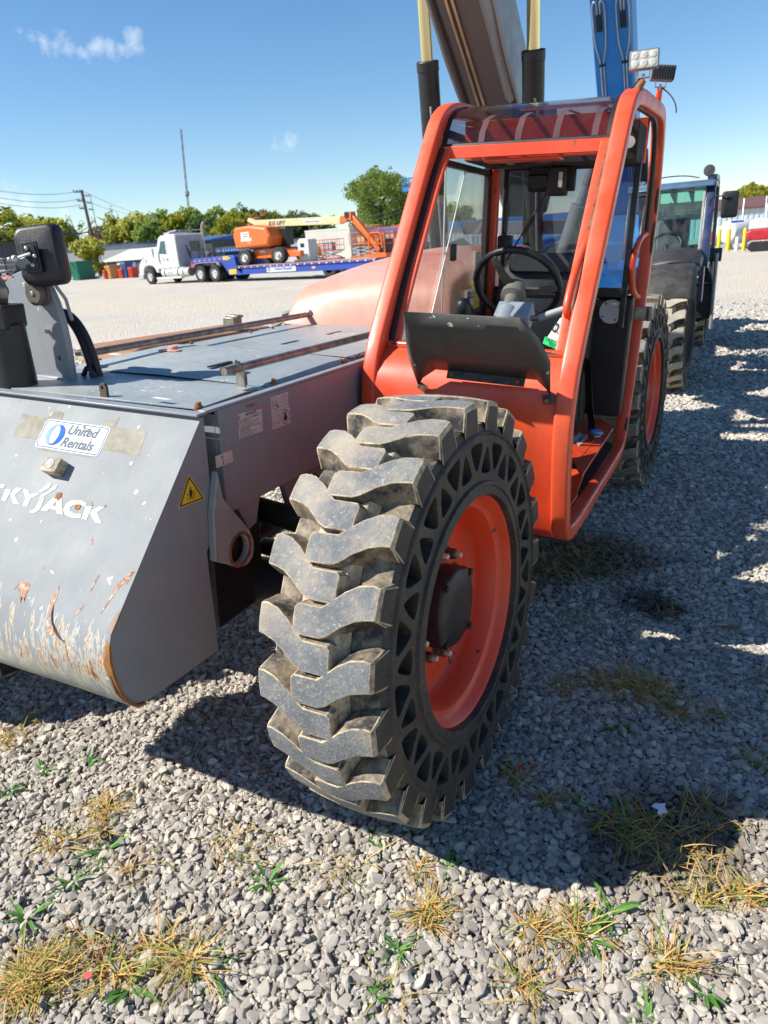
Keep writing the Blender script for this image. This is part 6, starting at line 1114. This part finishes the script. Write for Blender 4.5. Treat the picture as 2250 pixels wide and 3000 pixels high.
for r in radii[1:]:
    for k in range(ns):
        x = CAM.x + r * math.cos(2 * pi * k / ns); y = CAM.y + r * math.sin(2 * pi * k / ns); vs.append((x, y, gz(x, y) if r < 200 else gz(CAM.x + 200, CAM.y)))
for k in range(ns): fs.append((0, 1 + k, 1 + (k + 1) % ns))
for i in range(len(radii) - 2):
    for k in range(ns): a = 1 + i * ns + k; b_ = 1 + i * ns + (k + 1) % ns; fs.append((a, a + ns, b_ + ns, b_))
b = MB(); b.add([(v[0], v[1], v[2] - .006) for v in vs], fs); g = b.build('ground', GND, recalc=False); tag(g, kind='structure')
# loose crushed stone
t = NT('crushed_stone'); oi = t.n('ShaderNodeObjectInfo'); rn = oi.outputs['Random']
c = t.ramp(rn, [(0, (.25, .222, .19)), (.18, (.40, .362, .31)), (.5, (.54, .487, .415)), (.8, (.63, .563, .47)), (1, (.74, .66, .55))])
c = t.mix(t.rng(t.noise(30, 5, .65), .35, .7, .0, .45), c, (.27, .255, .24)); c = t.mix(t.rng(t.noise(110, 3, .6), .6, .72, 0, .5), c, (.62, .59, .54)); c, _ = ground_tint(t, c)
t.set(col=c, rough=.9, spec=.25); t.bump(t.noise(120, 5, .7), .7, .005); STONE = t.m
protos = bpy.data.collections.new('stone_kinds')
for k in range(10):
    R_ = random.Random(40 + k); bm = bmesh.new()
    for _ in range(15 if k < 7 else 11):
        v = Vector((R_.gauss(0, 1), R_.gauss(0, 1), R_.gauss(0, 1))).normalized() * R_.uniform(.82, 1.0); bm.verts.new((v.x * R_.uniform(.95, 1.2), v.y * .85, v.z * .58))
    r_ = bmesh.ops.convex_hull(bm, input=bm.verts); bmesh.ops.delete(bm, geom=[v for v in bm.verts if not v.link_faces], context='VERTS')
    bmesh.ops.bevel(bm, geom=bm.edges[:], offset=.035, segments=1, affect='EDGES')
    me = bpy.data.meshes.new('stone'); bm.to_mesh(me); bm.free(); me.materials.append(STONE); protos.objects.link(bpy.data.objects.new('stone', me))
def stones():
    out = []; f2 = np.array((FWD.x, FWD.y)); f2 /= np.linalg.norm(f2); r2 = np.array((f2[1], -f2[0]))
    for d0, d1, s, rad_, lay in ((.35, 3.0, .0138, .0110, 2), (3.0, 5.0, .0165, .0130, 1.6), (5.0, 8.0, .023, .0172, 1.3), (8.0, 12.0, .034, .0225, 1.0), (12, 16, .055, .026, .8)):
        hw = .80 * d1 + 1.4
        nx = int(2 * hw / s); ny = int((d1 - d0) / s); a, bq = np.meshgrid(np.arange(nx), np.arange(ny)); n = a.size
        for L in range(2):
            keep = NR.random(n) < (1 if L == 0 else lay - 1) if lay >= 1 else NR.random(n) < (lay if L == 0 else 0)
            X = (a.ravel() + NR.uniform(-.62, .62, n)) * s - hw; Y = d0 + (bq.ravel() + NR.uniform(-.62, .62, n)) * s
            keep &= np.abs(X) < .72 * Y + 1.5
            if d1 > 11: keep &= NR.random(n) < np.clip((16 - Y) / 7, .0, 1)
            X, Y = X[keep], Y[keep]; m = len(X); px = CAM.x + Y * f2[0] + X * r2[0]; py = CAM.y + Y * f2[1] + X * r2[1]
            sc_ = rad_ * np.exp(NR.normal(0, .38, m)).clip(.45, 2.3); dd = np.hypot(px - CAM.x, py - CAM.y); zz = .0065 * np.maximum(0, dd - 8) + sc_ * (.22 if L == 0 else .52) - .002
            out.append(np.stack([px, py, zz, sc_], 1))
    return np.concatenate(out)
S = stones()
# keep loose stones out from under the tyres' contact patches and off sparse earth patches
for P, r in [(gp(1980, 2480), .26), (gp(1850, 2440), .14), (gp(1650, 1640), .25), (gp(150, 2850), .18), (gp(300, 2830), .12)]:
    dd = np.hypot(S[:, 0] - P.x, S[:, 1] - P.y); S = S[~((dd < r) & (NR.random(len(S)) < .55 * (1 - dd / r) + .15))]
me = bpy.data.meshes.new('gravel'); me.vertices.add(len(S)); me.vertices.foreach_set('co', S[:, :3].astype(np.float32).ravel())
at_ = me.attributes.new('scl', 'FLOAT', 'POINT'); at_.data.foreach_set('value', S[:, 3].astype(np.float32))
at_ = me.attributes.new('rot', 'FLOAT_VECTOR', 'POINT'); ro = np.stack([NR.normal(0, .32, len(S)), NR.normal(0, .32, len(S)), NR.uniform(0, 6.283, len(S))], 1); at_.data.foreach_set('vector', ro.astype(np.float32).ravel())
at_ = me.attributes.new('kind_id', 'INT', 'POINT'); at_.data.foreach_set('value', NR.integers(0, 10, len(S)).astype(np.int32))
gv = bpy.data.objects.new('gravel', me); col.objects.link(gv); tag(gv, 'loose crushed grey limestone covering the whole yard', 'gravel', kind='stuff')
ng = bpy.data.node_groups.new('scatter', 'GeometryNodeTree'); ng.interface.new_socket('Geometry', in_out='INPUT', socket_type='NodeSocketGeometry'); ng.interface.new_socket('Geometry', in_out='OUTPUT', socket_type='NodeSocketGeometry')
N = ng.nodes; gi = N.new('NodeGroupInput'); go = N.new('NodeGroupOutput'); ip = N.new('GeometryNodeInstanceOnPoints'); ci = N.new('GeometryNodeCollectionInfo'); ci.inputs['Collection'].default_value = protos; ci.inputs['Separate Children'].default_value = True; ci.inputs['Reset Children'].default_value = True
def named(n, ty): x = N.new('GeometryNodeInputNamedAttribute'); x.data_type = ty; x.inputs['Name'].default_value = n; return [o for o in x.outputs if o.enabled][0]
er = N.new('FunctionNodeEulerToRotation'); K = ng.links.new; K(named('rot', 'FLOAT_VECTOR'), er.inputs[0]); K(er.outputs[0], ip.inputs['Rotation']); K(named('scl', 'FLOAT'), ip.inputs['Scale']); K(named('kind_id', 'INT'), ip.inputs['Instance Index'])
ip.inputs['Pick Instance'].default_value = True; K(gi.outputs[0], ip.inputs['Points']); K(ci.outputs[0], ip.inputs['Instance']); K(ip.outputs[0], go.inputs[0]); gv.modifiers.new('scatter', 'NODES').node_group = ng
# dry grass and green blades growing through the stones
def bladem(name, cs):
    t = NT(name); r = t.n('ShaderNodeNewGeometry').outputs['Random Per Island']; c = t.ramp(r, [(i / (len(cs) - 1), q) for i, q in enumerate(cs)]); t.set(col=c, rough=.7)
    tr = t.n('ShaderNodeBsdfTranslucent', {'Color': c}); mx = t.n('ShaderNodeMixShader', {0: .25}); t.l(t.b.outputs[0], mx.inputs[1]); t.l(tr.outputs[0], mx.inputs[2]); t.l(mx.outputs[0], t.o.inputs[0]); return t.m
STRAW = bladem('dry_straw', [(.40, .18, .05), (.56, .33, .09), (.64, .45, .17), (.46, .37, .09), (.28, .12, .04)]); GRASS = bladem('green_blade', [(.08, .15, .02), (.13, .22, .03), (.22, .28, .05), (.30, .28, .06)]); WEED = bladem('weed_leaf', [(.045, .14, .025), (.075, .20, .03), (.12, .27, .04)])
def blade(b, p, d, L, w, lift, droop, m=0):
    d = Vector((math.cos(d), math.sin(d), 0)); s = Vector((-d.y, d.x, 0)); P = []
    for k in range(5):
        t_ = k / 4; q = Vector(p) + d * L * t_ * math.cos(lift * (1 - t_ * .3)) + Vector((0, 0, max(.002, L * math.sin(lift) * t_ - droop * L * t_ * t_))); ww = w * (1 - t_ ** 2) * (.6 + .8 * t_) + .0004; P.append([q - s * ww, q + Vector((0, 0, -ww * .3)), q + s * ww])
    b.sheet(P, m)
def patch(b, px, py, rx, n, L, m=(0,), R_=random, lift=(.1, .9)):
    C_ = gp(px, py)
    for _ in range(int(n * 1.5)):
        a = R_.uniform(0, 6.28); r = rx * R_.random() ** .7; cl = R_.choice(m); blade(b, (C_.x + r * math.cos(a), C_.y + r * math.sin(a) * .8, .010), R_.uniform(0, 6.28), L * R_.uniform(.3, 1.4), R_.uniform(.0006, .0021), R_.uniform(*lift), R_.uniform(.05, .8), cl)
b = MB()
for px, py, rx, n, L in ((120, 2870, .075, 170, .10), (330, 2850, .06, 75, .10), (480, 2780, .05, 45, .10), (230, 2770, .06, 30, .08), (60, 2910, .05, 80, .09), (560, 2830, .04, 60, .12), (1690, 2740, .07, 90, .10), (1260, 2690, .045, 80, .09), (1560, 2745, .035, 50, .07), (1960, 2830, .05, 60, .10), (1545, 2910, .05, 40, .10), (2180, 2630, .05, 90, .07), (2050, 2640, .05, 50, .06),
                         (1960, 2480, .16, 110, .10), (1830, 2430, .10, 55, .10), (2080, 2390, .09, 60, .08), (1880, 2030, .13, 200, .11), (1760, 2000, .08, 70, .09), (1970, 2090, .08, 60, .08), (1630, 1660, .32, 260, .10), (1760, 1600, .2, 90, .08), (1650, 2020, .08, 40, .07), (1500, 2280, .06, 60, .07), (1600, 2350, .04, 40, .07), (1480, 2060, .06, 40, .07), (2200, 2230, .07, 50, .07), (2100, 2100, .08, 40, .07), (30, 2180, .08, 50, .09), (90, 2110, .06, 40, .08), (310, 2380, .06, 60, .09), (300, 2440, .05, 40, .07), (175, 2480, .06, 40, .09), (700, 2450, .10, 20, .10), (1230, 2560, .03, 30, .06), (620, 2100, .12, 20, .10), (2230, 2000, .1, 30, .08), (780, 1660, .10, 50, .08), (1960, 1800, .1, 20, .06), (2150, 1850, .04, 30, .05), (1700, 1830, .1, 30, .07), (400, 2560, .05, 14, .12), (1000, 2560, .08, 16, .12), (690, 2520, .08, 12, .13), (1150, 2920, .05, 12, .1)): patch(b, px, py, rx, n, L, (0, 0, 0, 1))
o = b.build('dry_grass', [STRAW, GRASS], recalc=False); tag(o, 'dry straw coloured grass tufts scattered through the gravel', 'grass', kind='stuff')
def weed(px, py, n, L, w, label, jag=False, up=.35, m=None):
    C_ = gp(px, py); b = MB()
    n = int(n * 1.7)
    for k in range(n):
        a = 2 * pi * k / n + random.uniform(-.9, .9); blade(b, (.006 * math.cos(a), .006 * math.sin(a), .006), a, L * random.uniform(.35, 1.15), w * random.uniform(.45, 1.1), up * random.uniform(.2, 2.6), random.uniform(.1, .6))
    o = b.build('weed', m or WEED, recalc=False); o.location = C_; tag(o, label, 'weed', 'green weeds growing through the gravel'); return o
for q in ((255, 2250, 9, .075, .0065, 'dark green rosette weed right of two others at the left'), (132, 2265, 9, .07, .006, 'green leafy weed second from the left edge under the apron'), (28, 2325, 8, .07, .006, 'green weed touching the left edge of the photo'), (468, 2270, 4, .05, .007, 'small yellow green weed alone below the apron corner'), (310, 2500, 9, .085, .008, 'broad leaved weed above the dry grass clump at lower left'), (210, 2590, 8, .08, .006, 'thin leaved weed left of the broad leaved one'), (85, 2700, 9, .10, .008, 'large bright weed at the left edge above the dry grass'), (785, 2590, 9, .07, .007, 'single bright green weed alone in the middle of the gravel'), (1310, 2545, 7, .07, .007, 'bright green weed at the edge of the tyre shadow'), (1115, 2500, 7, .05, .005, 'pale green weed just below the big tyre'), (1110, 2450, 6, .05, .005, 'small weed touching the foot of the big tyre'), (1165, 2790, 11, .075, .006, 'spiky green weed with many narrow leaves near the bottom'), (2065, 2915, 8, .06, .008, 'bright weed in the lower right corner'), (1790, 2680, 8, .11, .008, 'long bladed green weed right of centre in the sunlit gravel'), (1720, 2760, 6, .08, .007, 'green weed among dry blades below the shadow edge'), (1820, 2150, 9, .08, .006, 'dark green weed in the shade under the lit straw'), (1810, 2420, 9, .12, .008, 'broad bladed grassy weed in the shade left of the white scrap'), (1900, 2990, 7, .07, .009, 'weed cut by the bottom edge right of centre'), (1100, 2930, 7, .06, .006, 'small weed near the bottom centre'), (380, 2900, 7, .10, .009, 'broad green weed inside the dry clump at lower left'), (620, 2855, 7, .11, .004, 'upright thin bladed weed at the right end of the dry clump'), (1945, 1905, 8, .08, .006, 'weed beside the bright ground strip on the right'), (2110, 1710, 6, .05, .006, 'tiny green weed alone between the bright strips'), (1490, 2060, 7, .06, .005, 'green weed beside the rear edge of the big tyre'), (1700, 2360, 7, .07, .005, 'low weed in the middle of the tyre shadow')): weed(*q)
# litter
P = gp(1930, 2395); b = MB(); b.prism([(-.020, .012), (-.008, .022), (.012, .018), (.024, .020), (.018, .004), (.020, -.016), (.006, -.014), (-.004, -.028), (-.010, -.012), (-.004, -.002)], 2, .0, .0008); o = b.build('paper_scrap', simple('white_scrap', (.85, .85, .85), .6)); o.location = (P.x, P.y, .032); o.rotation_euler = (.15, -.1, .4); tag(o, 'torn white paper scrap lying in the shaded grass', 'litter')
P = gp(1517, 2268); b = MB(); b.prism([(-.014, -.008), (-.004, .008), (.016, .009), (.012, -.004), (0, -.010)], 2, 0, .004); o = b.build('plastic_shard', simple('red_shard', (.5, .04, .03), .5)); o.location = (P.x, P.y, .028); o.rotation_euler = (.2, .1, .3); tag(o, 'small red plastic shard beside the big tyre', 'litter')
P = gp(266, 2885); b = MB(); b.prism([(-.010, -.008), (-.012, .006), (.004, .011), (.012, .002), (.006, -.009)], 2, 0, .004); o = b.build('plastic_shard', simple('pink_shard', (.55, .10, .10), .5)); o.location = (P.x, P.y, .03); tag(o, 'pinkish red shard inside the dry grass at lower left', 'litter')
P = gp(312, 2470); b = MB(); b.lathe([(.010, 0), (.013, .002), (.013, .018), (.010, .018), (.010, 0)], (0, 0, 0), (.5, -.3, .8), 16); o = b.build('bottle_cap', BLACKM); o.location = (P.x, P.y, .026); tag(o, 'black plastic cap lying above the broad leaved weed', 'litter')
# ------------------------------------------------------------------ light, sky, camera
SA, SB = .86, .59                                       # shadow shift per metre of height, along x and y
sun_dir = Vector((-SA, -SB, 1)).normalized()            # towards the sun
elev = math.asin(sun_dir.z); azim = math.atan2(sun_dir.x, sun_dir.y)
w = bpy.data.worlds.new('World'); sc.world = w; w.use_nodes = True; nt = w.node_tree; nt.nodes.clear()
def wn_(ty, **kw):
    x = nt.nodes.new(ty)
    for k, v in kw.items(): setattr(x, k, v)
    return x
out = wn_('ShaderNodeOutputWorld'); bg = wn_('ShaderNodeBackground'); sky = wn_('ShaderNodeTexSky', sky_type='NISHITA')
sky.sun_disc = False; sky.sun_elevation = elev; sky.sun_rotation = azim; sky.air_density = 1.0; sky.dust_density = .0; sky.ozone_density = 3.0; sky.altitude = 200
tc = wn_('ShaderNodeTexCoord'); nrm = wn_('ShaderNodeVectorMath', operation='NORMALIZE'); nt.links.new(tc.outputs['Generated'], nrm.inputs[0])
mask = None
def math_(op, a, b):
    x = wn_('ShaderNodeMath', operation=op)
    for i, v in enumerate((a, b)):
        if isinstance(v, bpy.types.NodeSocket): nt.links.new(v, x.inputs[i])
        else: x.inputs[i].default_value = v
    return x.outputs[0]
# a few small fair-weather clouds, each at its own bearing in the sky
for d, r, amp in CLOUDS:
    ds = wn_('ShaderNodeVectorMath', operation='DISTANCE'); nt.links.new(nrm.outputs[0], ds.inputs[0]); ds.inputs[1].default_value = d
    mr = wn_('ShaderNodeMapRange'); nt.links.new(ds.outputs[1] if len(ds.outputs) > 1 else ds.outputs[0], mr.inputs[0])
    mr.inputs[1].default_value = r; mr.inputs[2].default_value = 0; mr.inputs[3].default_value = 0; mr.inputs[4].default_value = amp
    mask = mr.outputs[0] if mask is None else math_('MAXIMUM', mask, mr.outputs[0])
nz1 = wn_('ShaderNodeTexNoise'); nt.links.new(nrm.outputs[0], nz1.inputs['Vector']); nz1.inputs['Scale'].default_value = 34; nz1.inputs['Detail'].default_value = 8; nz1.inputs['Roughness'].default_value = .7
cl = math_('MULTIPLY', math_('SUBTRACT', math_('ADD', math_('MULTIPLY', mask, .6), math_('MULTIPLY', nz1.outputs[0], 1.5)), 1.0), 1.9)
clc = wn_('ShaderNodeClamp'); nt.links.new(cl, clc.inputs[0]); f2 = math_('MULTIPLY', clc.outputs[0], math_('MINIMUM', math_('MULTIPLY', mask, 2.2), .5))
hs = wn_('ShaderNodeHueSaturation'); hs.inputs['Saturation'].default_value = 1.18; nt.links.new(sky.outputs[0], hs.inputs['Color'])
mx = wn_('ShaderNodeMix', data_type='RGBA'); nt.links.new(f2, mx.inputs[0]); nt.links.new(hs.outputs[0], mx.inputs[6]); mx.inputs[7].default_value = (7.6, 7.9, 8.3, 1)
nt.links.new(mx.outputs[2], bg.inputs[0]); bg.inputs[1].default_value = .084; nt.links.new(bg.outputs[0], out.inputs[0])
sl = bpy.data.lights.new('sun', 'SUN'); sl.energy = 4.9; sl.angle = rad(.55); sl.color = (1, .955, .875)
so = bpy.data.objects.new('sun', sl); col.objects.link(so); so.rotation_euler = sun_dir.to_track_quat('Z', 'Y').to_euler(); so.location = sun_dir * 30
cam = bpy.data.cameras.new('camera'); co = bpy.data.objects.new('camera', cam); col.objects.link(co)
co.matrix_world = Matrix.Translation(CAM) @ Matrix((RIGHT, -DOWN, -FWD)).transposed().to_4x4()
cam.sensor_fit = 'VERTICAL'; cam.sensor_height = 36; cam.sensor_width = 27; cam.lens = FPX / 3000 * 36; cam.clip_end = 3000; cam.clip_start = .05
cam.dof.use_dof = True; cam.dof.focus_distance = 2.1; cam.dof.aperture_fstop = 6.0
sc.camera = co
sc.view_settings.view_transform = 'Standard'; sc.view_settings.look = 'None'; sc.view_settings.gamma = 1; sc.view_settings.exposure = .84; sc.view_settings.use_curve_mapping = False
sc.cycles.max_bounces = 8; sc.cycles.transparent_max_bounces = 16
